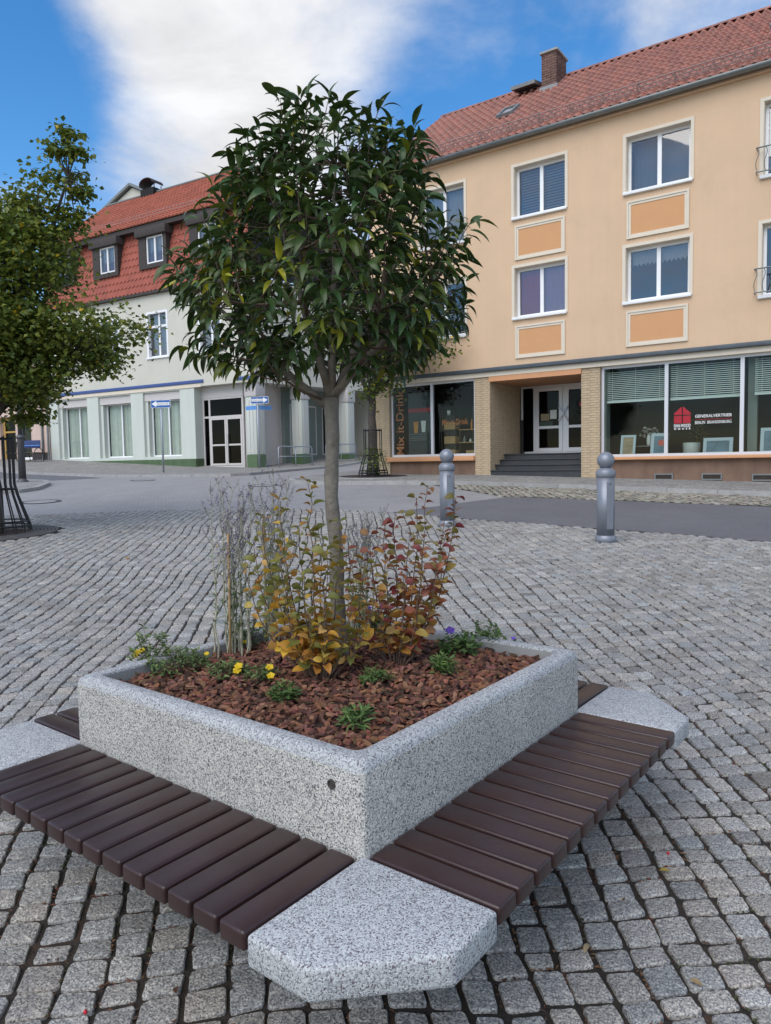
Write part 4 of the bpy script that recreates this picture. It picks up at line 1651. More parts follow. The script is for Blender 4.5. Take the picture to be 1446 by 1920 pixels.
s1 = shopfront(-2.94, -.005, 1.622, 3.80, [-1.48])
s2 = shopfront(3.605, UR - .4, 1.507, 3.80, [5.20, 6.88, 8.5, 10.2])


def room(u0, u1, y0, y1, z0, z1, m, parent, name):
    b = MB()
    b.v = [(u0, y0, z0), (u1, y0, z0), (u1, y0, z1), (u0, y0, z1), (u0, y1, z0), (u1, y1, z0), (u1, y1, z1), (u0, y1, z1)]
    b.f = [(4, 5, 6, 7), (0, 1, 5, 4), (3, 7, 6, 2), (0, 4, 7, 3), (1, 2, 6, 5)]
    b.c = [None] * 5
    return b.build(name, m, parent)


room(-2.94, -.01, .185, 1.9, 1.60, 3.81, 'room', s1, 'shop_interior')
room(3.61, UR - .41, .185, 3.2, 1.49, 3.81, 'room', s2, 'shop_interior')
part('window_return', 'room_green', s2, ((3.612, .19, 1.5), (3.70, .5, 3.8)))
part('window_return', 'room_green', s2, ((6.95, .45, 1.5), (7.15, .6, 3.8)))

# brick piers: every brick a piece
brick_me = bevel_mesh(MB().box((-.1155, -.035, -.0265), (.1155, .035, .0265)).mesh('brick'), .004, 1)
half_me = bevel_mesh(MB().box((-.053, -.035, -.0265), (.053, .035, .0265)).mesh('brick'), .004, 1)
for me in (brick_me, half_me):
    me.materials.append(MAT['brick_yellow'])
    me.polygons.foreach_set('use_smooth', [False] * len(me.polygons))
bricks = []


def brick_face(core, org, ax, length, z0, z1):
    """bricks over a vertical face: origin corner (x, y), direction ax (unit, local), face outward to the right-hand side"""
    nrm = Vector((ax[1], -ax[0], 0))
    ang = math.atan2(ax[1], ax[0])
    row = 0
    z = z0
    while z + .0265 < z1:
        x = -.0605 if row % 2 else 0.0
        while x < length - .02:
            a, c = max(x, 0), min(x + .231, length)
            w = c - a
            if w > .04:
                p = Vector((org[0] + ax[0] * (a + c) / 2, org[1] + ax[1] * (a + c) / 2, z + .0265)) + nrm * (-.028 + rnd.uniform(0, .003))
                bricks.append((core, p, ang, w))
            x += .242
        z += .0635
        row += 1


cr1 = part('brick_pier', 'mortar', rh, ((-3.545, .012, GZ), (-2.951, .30, 3.80)))
cr2 = part('brick_pier', 'mortar', rh, ((.0, .012, GZ), (.475, 2.0, 3.80)))
cr3 = part('brick_pier', 'mortar', rh, ((3.112, .012, GZ), (3.60, 2.0, 3.80)))
brick_face(cr2, (0.0, 0.012), (1, 0), .485, .62, 3.80)
brick_face(cr2, (.475, 0.016), (0, 1), 1.98, .98, 3.74)
brick_face(cr3, (3.105, 0.012), (1, 0), .495, .62, 3.80)
brick_face(cr1, (-3.55, 0.012), (1, 0), .60, .62, 3.80)
rbk = {}
order = sorted(range(len(bricks)), key=lambda i: bricks[i][1].y + (0 if bricks[i][0] is not cr1 else 5) + (.0 if bricks[i][3] > .2 else 1) + (0 if bricks[i][1].z > 1.0 else 9))
ones = set(order[:300])
bigb = {}
for i, (core, p, ang, w) in enumerate(bricks):
    M = Matrix.Translation(p) @ Matrix.Rotation(ang, 4, 'Z') @ Matrix.Diagonal((w / .231, 1, 1, 1))
    if i in ones:
        link('brick', brick_me, None, core, M)
    else:
        bigb.setdefault(core.name, (core, MB()))[1].box((-.1155, -.035, -.0265), (.1155, .035, .0265), M)
for core, mb in bigb.values():
    mb.build('bricks', 'brick_yellow', core)['kind'] = 'stuff'
# recess: soffit, beam, steps, door
part('soffit', 'sill_orange', rh, ((.476, -.04, 3.66), (3.111, 2.1, 3.798)))
part('back_wall', 'peach', rh, ((.476, 2.12, GZ), (3.111, 2.3, 3.655)))
for k in range(4):
    z1 = 1.05 + .15 * (k + 1)
    s = part('step', 'step_black', rh, ((.485, .02 + .29 * k, GZ + .2), (3.10, 2.11 if k == 3 else .02 + .29 * (k + 1) + .05, z1 - .032)))
    part('tread', 'step_black', s, ((.478, -.01 + .29 * k, z1 - .031), (3.108, 2.115 if k == 3 else .02 + .29 * (k + 1) + .02, z1)), bev=.008)
dr = frame_ring(.50, 3.09, 1.652, 3.655, .06, 2.02, 2.10, [.93, 1.85, 2.77], (), .07).build('entrance_door', 'alu', rh)
for (a, c) in ((.56, .895), (.965, 1.815), (1.885, 2.735), (2.805, 3.03)):
    leafd = (c - a) > .5
    if leafd:
        ff = frame_ring(a + .003, c - .003, 1.70, 3.59, .11, 2.0, 2.06, [], [2.42], .075).build('door_leaf', 'alu', dr)
        b = MB()
        hx = c - .10 if a < 1.5 else a + .10
        sg = -1 if a < 1.5 else 1
        b.tube([(hx, 1.985, 2.58), (hx, 1.94, 2.60), (hx + sg * .0, 1.94, 2.62), (hx - sg * .16, 1.935, 2.80), (hx, 1.94, 2.98), (hx, 1.985, 3.0)], .014, 6)
        b.build('pull_handle', 'handle', dr)
    b = MB()
    b.quad((a, 2.04, 1.72), (c, 2.04, 1.72), (c, 2.04, 3.59), (a, 2.04, 3.59))
    b.build('door_pane', 'glass_dark', dr)
for (a, c, z0, z1, m_) in ((1.13, 1.40, 2.62, 2.82, 'picture_tan'), (1.42, 1.62, 2.66, 2.92, 'ceramic'), (1.07, 1.50, 2.36, 2.60, 'vent_green')):
    part('notice', m_, dr, ((a, 2.030, z0), (c, 2.034, z1)))
part('vestibule', 'room', dr, ((.5, 2.108, 1.652), (3.09, 2.118, 3.64)))
b = MB()
b.box((.55, 1.9, 1.652), (.62, 1.97, 2.66))
b.build('door_post', 'iron', rh)
b = MB()
b.add([(2.30, 2.034, 2.98), (2.55, 2.034, 2.98), (2.55, 2.034, 3.08), (2.425, 2.034, 3.20), (2.30, 2.034, 3.08)], [(0, 1, 2, 3, 4)])
b.build('door_logo', 'red_sign', dr)

# gutter, snow guard, roof
ridge_z, ridge_y, ez, ey = 13.55, 4.5, 10.0, -.22
SL = Vector((0, ridge_y - ey, ridge_z - ez))
SLL = SL.length
sd = SL.normalized()
sn = Vector((0, -sd.z, sd.y))
b = MB()
P = []
for k in range(9):
    a = math.pi + math.pi * k / 8
    P.append((.092 * math.cos(a), .092 * math.sin(a)))
P += [(.085 * math.cos(math.pi + math.pi * k / 8), .085 * math.sin(math.pi + math.pi * k / 8)) for k in range(8, -1, -1)]
MG = Matrix.Translation((UL - .1, ey - .02, 9.965)) @ Matrix(((0, 0, 1, 0), (1, 0, 0, 0), (0, 1, 0, 0), (0, 0, 0, 1)))
b.extr(P, MG, UR - UL + .1)
b.build('gutter', 'zinc', rh, smooth=True)
for k in range(24):
    u = UL + .3 + k * .7
    b = MB()
    P2 = [(u, ey - .02 + .08 * math.cos(math.pi + math.pi * q / 8), 9.965 + .08 * math.sin(math.pi + math.pi * q / 8)) for q in range(9)]
    b.tube(P2, .008, 4)
    b.build('gutter_bracket', 'zinc', rh)
roof = part('roof', 'roof_under', rh, ((UL - .12, 0, 0), (UR, .01, .01)))
b = MB()
e0, r0 = Vector((0, ey, ez - .06)), Vector((0, ridge_y, ridge_z - .06))
b.v = [(UL - .1, e0.y, e0.z), (UR, e0.y, e0.z), (UR, r0.y, r0.z), (UL - .1, r0.y, r0.z), (UL - .1, 9.35, ez - .06), (UR, 9.35, ez - .06), (UL - .1, -.05, e0.z - .02), (UR, -.05, e0.z - .02), (UL - .1, 9.35, e0.z - .05), (UR, 9.35, e0.z - .05)]
b.f = [(0, 1, 2, 3), (3, 2, 5, 4), (6, 8, 9, 7), (0, 6, 7, 1), (4, 5, 9, 8), (0, 3, 4, 8, 6), (1, 7, 9, 5, 2)]
b.c = [None] * 7
roof.data = b.mesh('roof')
roof.data.materials.append(MAT['roof_under'])
# pantiles
TWD, TH = .225, .345
prof = [(t, .044 * math.sin(t * 2 * math.pi) + .010) for t in [i / 8 for i in range(9)]]
tv, tf = [], []
for (yy, dz) in ((-.02, .030), (TH + .03, .004)):
    for t, h in prof:
        tv.append(((t - .5) * TWD * 1.04, yy, h + dz))
for t, h in prof:
    tv.append(((t - .5) * TWD * 1.04, -.02, h + .030 - .022))
for i in range(8):
    tf.append((i, i + 1, 9 + i + 1, 9 + i))
    tf.append((i + 18, i + 19, i + 1, i))
tiles = []
rows_, cols_ = int(SLL / TH), int((UR - UL) / TWD)
for r_ in range(rows_):
    for c_ in range(cols_):
        o = Vector((UL + TWD * (c_ + .5), ey, ez)) + sd * (r_ * TH) + sn * (-.02)
        tiles.append((o, r_, c_))
TC = [(.85, .85, .85), (1, 1, 1), (1.1, 1.08, 1.05), (1.22, 1.15, 1.12), (.95, .98, 1.0)]
tms = []
for c in TC:
    me = MB().add(tv, tf, c).mesh('roof_tile', True)
    me.materials.append(MAT['tile_right'])
    tms.append(me)
BM = Matrix(((1, 0, 0, 0), (0, sd.y, sn.y, 0), (0, sd.z, sn.z, 0), (0, 0, 0, 1)))
vis = [i for i, t_ in enumerate(tiles) if t_[0].x < 8.3 and t_[0].x > -1.5]
vis.sort(key=lambda i: (Matrix.Rotation(R(-35.2), 3, 'Z') @ tiles[i][0] + Vector((2.57, 20.8, -CZ))).length)
ones = set(vis[:300])
big = MB()
for i, (o, r_, c_) in enumerate(tiles):
    M = Matrix.Translation(o + Vector((0, 0, rnd.uniform(-.003, .003)))) @ BM @ Matrix.Rotation(rnd.gauss(0, .006), 4, 'Z')
    k = rnd.choice([0, 1, 1, 2, 2, 3, 4])
    if i in ones:
        link('roof_tile', tms[k], None, roof, M)
    else:
        big.add([M @ Vector(p) for p in tv], tf, TC[k])
big.build('roof_tiles', 'tile_right', roof, smooth=True)['kind'] = 'stuff'
for k in range(46):
    u = UL - .05 + k * .36
    if u > UR - .3:
        break
    b = MB()
    vs_ = []
    for xx in (u, u + .38):
        rr = .110 if xx == u else .104
        for q in range(7):
            a = R(180 * q / 6)
            vs_.append((xx, ridge_y + rr * math.cos(a), ridge_z - .03 + rr * math.sin(a) * .8))
    b.add(vs_, [(q, q + 1, q + 8, q + 7) for q in range(6)], TC[k % 5])
    b.build('ridge_tile', 'tile_right', roof, smooth=True)
# snow guard grille
sg_ = empty('tmp')
bpy.data.objects.remove(sg_)
gb = MB()
og = Vector((0, ey, ez)) + sd * .42 + sn * .05
hv = (sn * .8 + Vector((0, -.25, .3))).normalized()
for q in (.02, .11, .20):
    p = og + hv * q
    gb.tube([(UL, p.y, p.z), (UR, p.y, p.z)], .013, 4)
u = UL
k = 0
while u < UR:
    q0, q1 = (.02, .11) if k % 2 else (.11, .20)
    p0, p1 = og + hv * q0, og + hv * q1
    gb.tube([(u, p0.y, p0.z), (u, p1.y, p1.z)], .012, 4)
    u += .075
    k += 1
gb.build('snow_guard', 'guard', roof)['kind'] = 'stuff'
u = UL + .4
while u < UR:
    p0, p1 = og - hv * .08, og + hv * .22
    b = MB()
    b.tube([(u, p0.y, p0.z), (u, p1.y, p1.z), (u, p1.y + .02, p1.z + .005)], .014, 4)
    b.tube([(u, p0.y + .25, p0.z + .2), (u, p1.y, p1.z)], .01, 4)
    b.build('guard_bracket', 'guard', roof)['kind'] = 'stuff'
    u += .85


def on_roof(u, dist, h=0.0):
    return Vector((u, ey, ez)) + sd * dist + sn * h


def skylight(u, dist, w, l, open_=0.0):
    M = Matrix.Translation(on_roof(u, dist, .03)) @ BM
    f = grid_solid([-w / 2, -w / 2 + .06, w / 2 - .06, w / 2], [0, .06, l - .06, l], lambda i, j: i != 1 or j != 1, -.10, 0)
    f.v = [(x, z, -y) for x, y, z in f.v]
    o = f.build('skylight', 'lead', roof, mtx=M @ Matrix.Rotation(open_, 4, 'X') if not open_ else M @ Matrix.Translation((0, l, 0)) @ Matrix.Rotation(-open_, 4, 'X') @ Matrix.Translation((0, -l, 0)))
    b = MB()
    b.quad((-w / 2 + .06, .06, .07), (w / 2 - .06, .06, .07), (w / 2 - .06, l - .06, .07), (-w / 2 + .06, l - .06, .07))
    b.build('skylight_pane', 'glass_up', o)
    b = MB()
    b.quad((-w / 2 + .05, .05, .02), (w / 2 - .05, .05, .02), (w / 2 - .05, l - .05, .02), (-w / 2 + .05, l - .05, .02))
    b.build('skylight_room', 'room_mid', o)


skylight(.10, 2.55, .50, .75)
skylight(-.05, 4.75, .8, .62, R(24))
skylight(7.35, 2.95, .62, .9)
# chimney: brick by brick where the bricks can be told apart
chx, chy = .78, 3.95
cw, cd, cz0, cz1 = .48, .80, 12.5, 13.98
chim = part('chimney', 'mortar', roof, ((chx - cw / 2 + .012, chy - cd / 2 + .012, cz0), (chx + cw / 2 - .012, chy + cd / 2 - .012, cz1 - .07)))
part('chimney_cap', 'concrete', chim, ((chx - cw / 2 - .05, chy - cd / 2 - .05, cz1 - .07), (chx + cw / 2 + .05, chy + cd / 2 + .05, cz1)), bev=.01)
part('flashing', 'lead', chim, ((chx - cw / 2 - .05, chy - cd / 2 - .06, cz0 - .2), (chx + cw / 2 + .05, chy - cd / 2 - .014, cz0 + .42)))
cb_me = bevel_mesh(MB().box((-.118, -.05, -.032), (.118, .05, .032)).mesh('brick'), .005, 1)
cb_me.materials.append(MAT['chimney_brick'])
cb_me.polygons.foreach_set('use_smooth', [False] * len(cb_me.polygons))
z = cz0 + .03
row = 0
while z < cz1 - .09:
    for (org, ax, ln) in (((chx - cw / 2, chy - cd / 2), (1, 0), cw), ((chx - cw / 2, chy + cd / 2), (0, -1), cd), ((chx + cw / 2, chy - cd / 2), (0, 1), cd)):
        nrm = Vector((ax[1], -ax[0], 0))
        x = -.12 if row % 2 else 0.0
        while x < ln - .02:
            a, c = max(x, 0), min(x + .236, ln)
            if c - a > .05:
                p = Vector((org[0] + ax[0] * (a + c) / 2, org[1] + ax[1] * (a + c) / 2, z)) + nrm * -.047
                link('brick', cb_me, None, chim, Matrix.Translation(p) @ Matrix.Rotation(math.atan2(ax[1], ax[0]), 4, 'Z') @ Matrix.Diagonal(((c - a) / .236 * .98, 1, 1, 1)))
            x += .247
    z += .075
    row += 1


# ------------------------------------------------------------------ things in the shop windows (top-level, placed through the house frame)
RM = Matrix.Translation((2.5743, 20.8, 0)) @ Matrix.Rotation(R(-35.2), 4, 'Z')


def shop_thing(name, u, y, z, label, cat, group=None, rz=0):
    p = RM @ Vector((u, y, z))
    return empty(name, p, R(-35.2) + rz, label, cat, group)


# venetian blinds
for (a, c, zb_, lab) in ((3.69, 5.15, 2.88, 'half lowered pale green venetian blind beside the brick pier'), (5.26, 6.82, 2.86, 'half lowered pale green venetian blind above the red house logo'), (7.12, 8.44, 2.87, 'half lowered venetian blind in the rightmost shop pane')):
    t = shop_thing('venetian_blind', a, .26, zb_, lab, 'blind', 'venetian blinds in the shop window')
    b = MB()
    n_ = int((3.74 - zb_ - .07) / .047)
    for k in range(n_):
        z0 = .06 + k * .047
        b.add([(0, -.012, z0 - .010), (c - a, -.012, z0 - .010), (c - a, .012, z0 + .012), (0, .012, z0 + .012)], [(0, 1, 2, 3)])
    b.build('slats', 'blind', t)['kind'] = 'stuff'
    part('bottom_rail', 'blind', t, ((0, -.015, 0), (c - a, .015, .045)))
    for x in (.15, (c - a) / 2, c - a - .15):
        b = MB()
        b.tube([(x, -.014, .04), (x, -.014, 3.72 - zb_)], .004, 4)
        b.build('cord', 'blind', t)


def picture(u, w, h, m, label, motif=None, lean=.22):
    t = shop_thing('framed_picture', u, .42, 1.512, label, 'picture', 'framed pictures in the shop window')
    t.rotation_euler.x = -lean
    fr = frame_ring(0, w, 0, h, .075 if w > .4 else .06, -.012, .012)
    fr.build('frame', 'frame_blue', t)
    part('print', m, t, ((.055, -.004, .055), (w - .055, .004, h - .055)))
    if motif:
        b = MB()
        for k in range(7):
            a = k * 2 * math.pi / 7
            vs, fs = leaf_geo(.09, .08, .05, .1, 3, 'round')
            M = Matrix.Translation((w * .6, -.006 - k * .0012, h * .58)) @ UPR @ Matrix.Rotation(a, 4, 'Z')
            b.add([M @ Vector(v) for v in vs], fs)
        b.build('poppy_motif', 'poppy', t)['kind'] = 'stuff'
    return t


picture(3.98, .38, .56, 'picture_tan', 'pale framed picture with tan print leaning beside the white flowers')
picture(4.74, .42, .58, 'picture_teal', 'pale framed picture of a red poppy next to the window post', True)
picture(5.98, .66, .42, 'picture_teal', 'wide pale framed picture below the white shop lettering')
picture(7.22, .50, .62, 'picture_teal', 'tall pale framed picture at the right edge of the shop window')
t = shop_thing('flower_vase', 4.62, .75, 1.78, 'white vase of round white flowers in the shop window', 'vase')
b = MB()
b.lathe([(.045, 0), (.055, .05), (.06, .16), (.045, .24), (.05, .26)], 14)
b.build('vase', 'ceramic', t, True)
for (x, z, r_) in ((-.10, .40, .085), (.0, .36, .095), (.15, .38, .09), (-.22, .28, .04), (.06, .27, .045), (-.12, .25, .045), (.24, .29, .035)):
    b = MB()
    for k in range(60):
        d = Vector((rnd.gauss(0, 1), rnd.gauss(0, 1), rnd.gauss(0, 1))).normalized()
        vs, fs = leaf_geo(r_ * .5, r_ * .4, .2, .6, 2, 'round')
        M = leaf_frame(Vector((x, 0, z)) + d * r_ * .6, d + Vector((rnd.uniform(-.5, .5), rnd.uniform(-.5, .5), rnd.uniform(-.5, .5))))
        b.add([M @ Vector(v) for v in vs], fs, (.85, .85, .80))
    b.build('bloom', 'petal', t)['kind'] = 'stuff'
    b = MB()
    b.tube([(0, 0, .2), (x * .6, 0, z * .8), (x, 0, z)], .004, 4)
    b.build('stalk', 'twig', t)
t = shop_thing('side_table', 4.5, .75, 1.495, 'small wire table carrying the flower vase in shop window', 'table')
part('table_top', 'zinc', t, ((-.35, -.15, .265), (.45, .2, .285)))
for x in (-.33, .41):
    for y in (-.13, .17):
        part('leg', 'zinc', t, ((x, y, 0), (x + .02, y + .02, .264)))
t = shop_thing('plant_pot', 5.62, .9, 1.5, 'large pale round pot behind the red house logo', 'pot')
b = MB()
b.lathe([(.16, 0), (.20, .05), (.21, .30), (.20, .33), (.185, .33), (.18, .26)], 18)
b.build('pot', 'ceramic', t, True)
b = MB()
for k in range(160):
    a, rr = rnd.uniform(0, 6.28), .26 * math.sqrt(rnd.random())
    p = Vector((rr * math.cos(a) + .12, rr * math.sin(a), rnd.uniform(.35, 1.0)))
    vs, fs = leaf_geo(.10, .035, .2, .8, 3, 'lance')
    M = leaf_frame(p, (math.cos(a), math.sin(a), rnd.uniform(-.4, .6)))
    b.add([M @ Vector(v) for v in vs], fs, (1.0, 1.0, .6))
b.build('foliage', 'herb', t)['kind'] = 'stuff'

# window lettering and logo on the large shop pane (flat film on the glass)
lg = shop_thing('shop_logo', 5.57, .128, 2.13, 'red house logo with white letters on the large shop pane', 'logo')
hw = .19
for (poly) in ([(-hw, .36), (-.012, .36), (-.012, .545), (-.03, .545), (-hw, .40)], [(.012, .36), (hw, .36), (hw, .40), (.03, .545), (.012, .545)],
               [(-hw, .155), (-.012, .155), (-.012, .335), (-hw, .335)], [(.012, .155), (hw, .155), (hw, .335), (.012, .335)]):
    b = MB()
    b.extr(poly, UPR, .002)
    b.build('house_shape', 'red_sign', lg)
text('DAN-WOOD', .10, 'sign_white', lg, upr(0, -.002, .098), width=.38, bold=.002)
text('H  O  U  S  E', .06, 'sign_white', lg, upr(0, -.002, .025), width=.37, bold=.002)
lt_ = shop_thing('shop_lettering', 6.26, .128, 2.36, 'white lettering GENERALVERTRIEB BERLIN BRANDENBURG on the large shop pane', 'lettering')
text('GENERALVERTRIEB', .10, 'sign_white', lt_, upr(0, -.002, .075), width=.80, bold=.0006)
text('BERLIN  BRANDENBURG', .10, 'sign_white', lt_, upr(0, -.002, -.075), width=.80, bold=0)
part('line', 'red_sign', lt_, ((-.40, -.002, -.006), (.40, 0, .004)))

# the drinks shop window
ml = shop_thing('shop_lettering', -2.62, .128, 2.66, 'brown vertical lettering Mix it-Drink on the left shop pane', 'lettering')
text('Mix it-Drink', .40, 'text_orange', ml, upr(0, -.002, -.02, R(90)), width=1.98, bold=.006)
m2 = shop_thing('shop_lettering', -.72, .128, 2.60, 'brown horizontal lettering Mix it-Drink on the right shop pane', 'lettering')
text('Mix it-Drink', .24, 'text_orange', m2, upr(0, -.002, 0), width=.86, bold=.002)
po = shop_thing('shop_poster', -1.98, .24, 1.70, 'dark poster with red band and cocktail glasses in the shop window', 'poster')
part('sheet', 'poster', po, ((-.42, -.004, 0), (.40, .004, 1.85)))
part('red_band', 'poster_red', po, ((-.42, -.008, 1.26), (.40, -.005, 1.38)))
for (x, m_, zz_) in ((-.15, 'juice', .78), (.12, 'ceramic', .80)):
    b = MB()
    b.extr([(x - .06, zz_ - .14), (x + .06, zz_ - .14), (x + .09, zz_ + .20), (x - .09, zz_ + .20)], Matrix.Translation((0, -.005, 0)) @ UPR, .003)
    b.build('printed_glass', m_, po)
for zz_ in (.52, .47, .42, .60):
    part('printed_line', 'room_green', po, ((-.38, -.007, zz_), (.22, -.005, zz_ + .012)))
sh = shop_thing('display_shelf', -.92, .75, 1.61, 'black shelf unit with wooden boards in the drinks shop window', 'shelf')
for x in (0, .44, .86):
    part('upright', 'iron', sh, ((x, 0, 0), (x + .035, .3, 1.45 if x else 1.2)))
for zz_ in (.40, .78):
    part('board', 'wood', sh, ((-.002, -.01, zz_), (.90, .31, zz_ + .025)))
for i, (u, zz_, w, h, lab) in enumerate(((-1.36, 1.62, .38, .20, 'bottom wooden crate of the stack in drinks shop window'), (-1.36, 2.0, .38, .22, 'middle wooden crate of the stack in drinks shop window'), (-1.36, 2.42, .38, .22, 'top wooden crate of the stack in drinks shop window'), (-.62, 1.62, .40, .17, 'wooden crate under the black shelf in drinks shop window'))):
    t = shop_thing('wooden_crate', u, .6, zz_, lab, 'crate', 'wooden crates in the drinks shop')
    for k in range(3):
        part('board', 'wood', t, ((0, 0, k * h / 3), (w, .015, (k + 1) * h / 3 - .006)))
    part('box_body', 'wood', t, ((.005, .016, 0), (w - .005, .28, h - .01)))
    if i < 2:
        part('gap_block', 'iron', t, ((.01, .05, h - .009), (w - .01, .27, (.38 if i == 0 else .42))))
bl = [(-.80, 2.03, 'dark bottle at the left of the lower shelf board'), (-.60, 2.03, 'small white jar on the lower shelf board'), (-.20, 2.03, 'small jar at the right of the lower shelf board'), (-.55, 2.42, 'tall bottle standing on the upper shelf board')]
for i, (u, zz_, lab) in enumerate(bl):
    t = shop_thing('bottle', u, .85, zz_, lab, 'bottle', 'bottles in the drinks shop')
    b = MB()
    hh = (.2, .12, .14, .3)[i]
    b.lathe([(.035, 0), (.038, .01), (.038, hh * .6), (.015, hh * .75), (.014, hh)], 10)
    b.build('body', ('room_green', 'ceramic', 'ceramic', 'juice')[i], t, True)
    b = MB()
    b.lathe([(.016, hh - .002), (.016, hh + .02), (.010, hh + .022)], 8)
    b.build('cap', 'iron', t)
t = shop_thing('menu_card', -.40, .80, 2.03, 'white leaning card on the lower shelf board', 'card')
t.rotation_euler.x = -.2
part('card', 'ceramic', t, ((-.09, 0, 0), (.09, .008, .30)))
part('stand', 'wood', t, ((-.03, .01, 0), (.03, .10, .02)))
t = shop_thing('potted_plant', -1.20, .62, 2.85, 'small white potted plant on top of the crate stack', 'potted plant')
part('stand', 'iron', t, ((-.17, -.02, -.22), (.20, .28, -.002)))
b = MB()
b.lathe([(.04, 0), (.06, .13), (.05, .13)], 12)
b.build('pot', 'ceramic', t, True)
b = MB()
for k in range(30):
    a = rnd.uniform(0, 6.28)
    vs, fs = leaf_geo(.09, .03, .2, .8, 3)
    M = leaf_frame((0, 0, .12), (math.cos(a), math.sin(a), rnd.uniform(.5, 1.6)))
    b.add([M @ Vector(v) for v in vs], fs, (1, 1, 1))
b.build('foliage', 'herb', t)['kind'] = 'stuff'

# ------------------------------------------------------------------ left-hand corner house
lh = empty('corner_house', (-5.9649, 33.0, 0), R(-30.7), 'pale green corner house with arcade pillars and red mansard roof', 'building')
LM = Matrix.Translation((-5.9649, 33.0, 0)) @ Matrix.Rotation(R(-30.7), 4, 'Z')
LL = -14.45
SA = R(77.7)
sx, sy = math.cos(SA), math.sin(SA)
LWIN = [(-13.42, -11.97), (-9.95, -8.50), (-6.50, -5.05), (-3.04, -1.60)]
wall_open(LL, 0, 5.19, 9.90, [(a, c, 6.75, 8.97) for a, c in LWIN], 0, .4).build('facade_wall', 'pale_green', lh)
for k, (a, c) in enumerate(LWIN):
    f = window(lh, a, c, 6.75, 8.97, 'win', 'room_mid', trim=False, gl='glass_up', trans=[8.28], reveal=.14, frame_w=.085)
    grid_solid([a - .01, a + .10, c - .10, c + .01], [6.75, 8.88, 8.98], lambda i, j: not (i == 1 and j == 0), -.012, .13).build('surround', 'white_pvc', f)
    folds(f, 'curtain', 'curtain', a + .1, c - .1, 6.85, 8.9, .36, .03, 9)
part('blue_strip', 'blue_strip', lh, ((LL, -.05, 5.34), (-2.83, -.002, 5.49)), bev=.005)
part('blue_strip', 'blue_strip', lh, ((-.75, -.05, 5.30), (.06, -.002, 5.44)), bev=.005)
part('ledge', 'cream', lh, ((LL, -.02, 5.155), (-3.0, -.001, 5.30)))
# ground floor with three shop windows
OPN = [(-13.72, -11.27), (-10.38, -7.89), (-7.0, -4.44)]
wall_open(LL, -3.49, 1.80, 5.188, [(a, c, 1.86, 5.10) for a, c in OPN], .02, .60).build('shop_wall', 'pillar_green', lh)
for a, c in OPN:
    f = frame_ring(a + .20, c - .02, 1.95, 4.72, .07, .40, .46, [(a + c) / 2 + .10], (), .08).build('shop_window', 'white_pvc', lh)
    part('lintel_panel', 'lintel', f, ((a + .002, .12, 4.70), (c - .002, .24, 5.098)))
    part('reveal_post', 'pillar_green', f, ((a + .002, .16, 1.87), (a + .20, .50, 4.698)))
    part('sill', 'pillar_green', f, ((a, .03, 1.862), (c, .55, 1.94)))
    m_ = (a + c) / 2 + .10
    for (p, q) in ((a + .27, m_ - .04), (m_ + .04, c - .09)):
        b = MB()
        b.quad((p, .43, 2.02), (q, .43, 2.02), (q, .43, 4.65), (p, .43, 4.65))
        b.build('pane', 'glass_shop', f)
    b = MB()
    n_ = 24
    for k in range(n_):
        x = a + .28 + (c - a - .4) * k / n_
        w = (c - a - .4) / n_
        tw = rnd.uniform(-.02, .02)
        b.quad((x, .52 + tw, 2.0), (x + w * .9, .56 - tw, 2.0), (x + w * .9, .56 - tw, 4.68), (x, .52 + tw, 4.68))
    b.build('vertical_blind', 'vblind', f)['kind'] = 'stuff'
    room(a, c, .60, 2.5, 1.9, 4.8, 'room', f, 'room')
# green tiled plinth: the tiles can be told apart as columns
pl = part('plinth', 'room_green', lh, ((LL, -.005, .9), (-3.49, .4, 1.798)))
gt = MB().box((-.058, -.012, 0), (.058, .0, .45)).mesh('plinth_tile')
gt.materials.append(MAT['green_tile'])
u = LL + .06
while u < -3.5:
    z0 = 1.345
    link('plinth_tile', gt, None, pl, Matrix.Translation((u, -.006, z0)))
    u += .122
gb2 = MB()
for (x0, y0, x1, y1) in ((-3.484, .0, -3.484, .5),):
    n_ = 4
    for k in range(n_):
        gb2.box((0, y0 + (y1 - y0) * k / n_ + .004, .9), (.012, y0 + (y1 - y0) * (k + 1) / n_ - .004, 1.795), Matrix.Translation((-3.49, 0, 0)))
gb2.build('return_tiles', 'green_tile', pl)['kind'] = 'stuff'
# side facade (running away to the right) above the arcade
LENS = 9.5
b = MB()
P = [(0, .0), (sx * LENS, sy * LENS), (sx * LENS - .4, sy * LENS + .1), (-.4, .4)]
b.prism([(0.0, 0.001), (sx * LENS, sy * LENS), (sx * LENS - .5, sy * LENS), (-.45, .40)], 5.19, 9.90)
b.build('side_wall', 'pale_green', lh)
b = MB()
b.prism([(-3.49, .402), (-.02, .402), (sx * LENS - .52, sy * LENS), (-3.49, sy * LENS)], 5.192, 5.30)
b.build('arcade_soffit', 'lintel', lh)
part('rear_block', 'pale_green', lh, ((LL, 8.6, 1), (1.2, 9.0, 9.9)))
part('left_wall', 'pale_green', lh, ((LL, .62, 1), (LL + .3, 8.59, 9.9)))
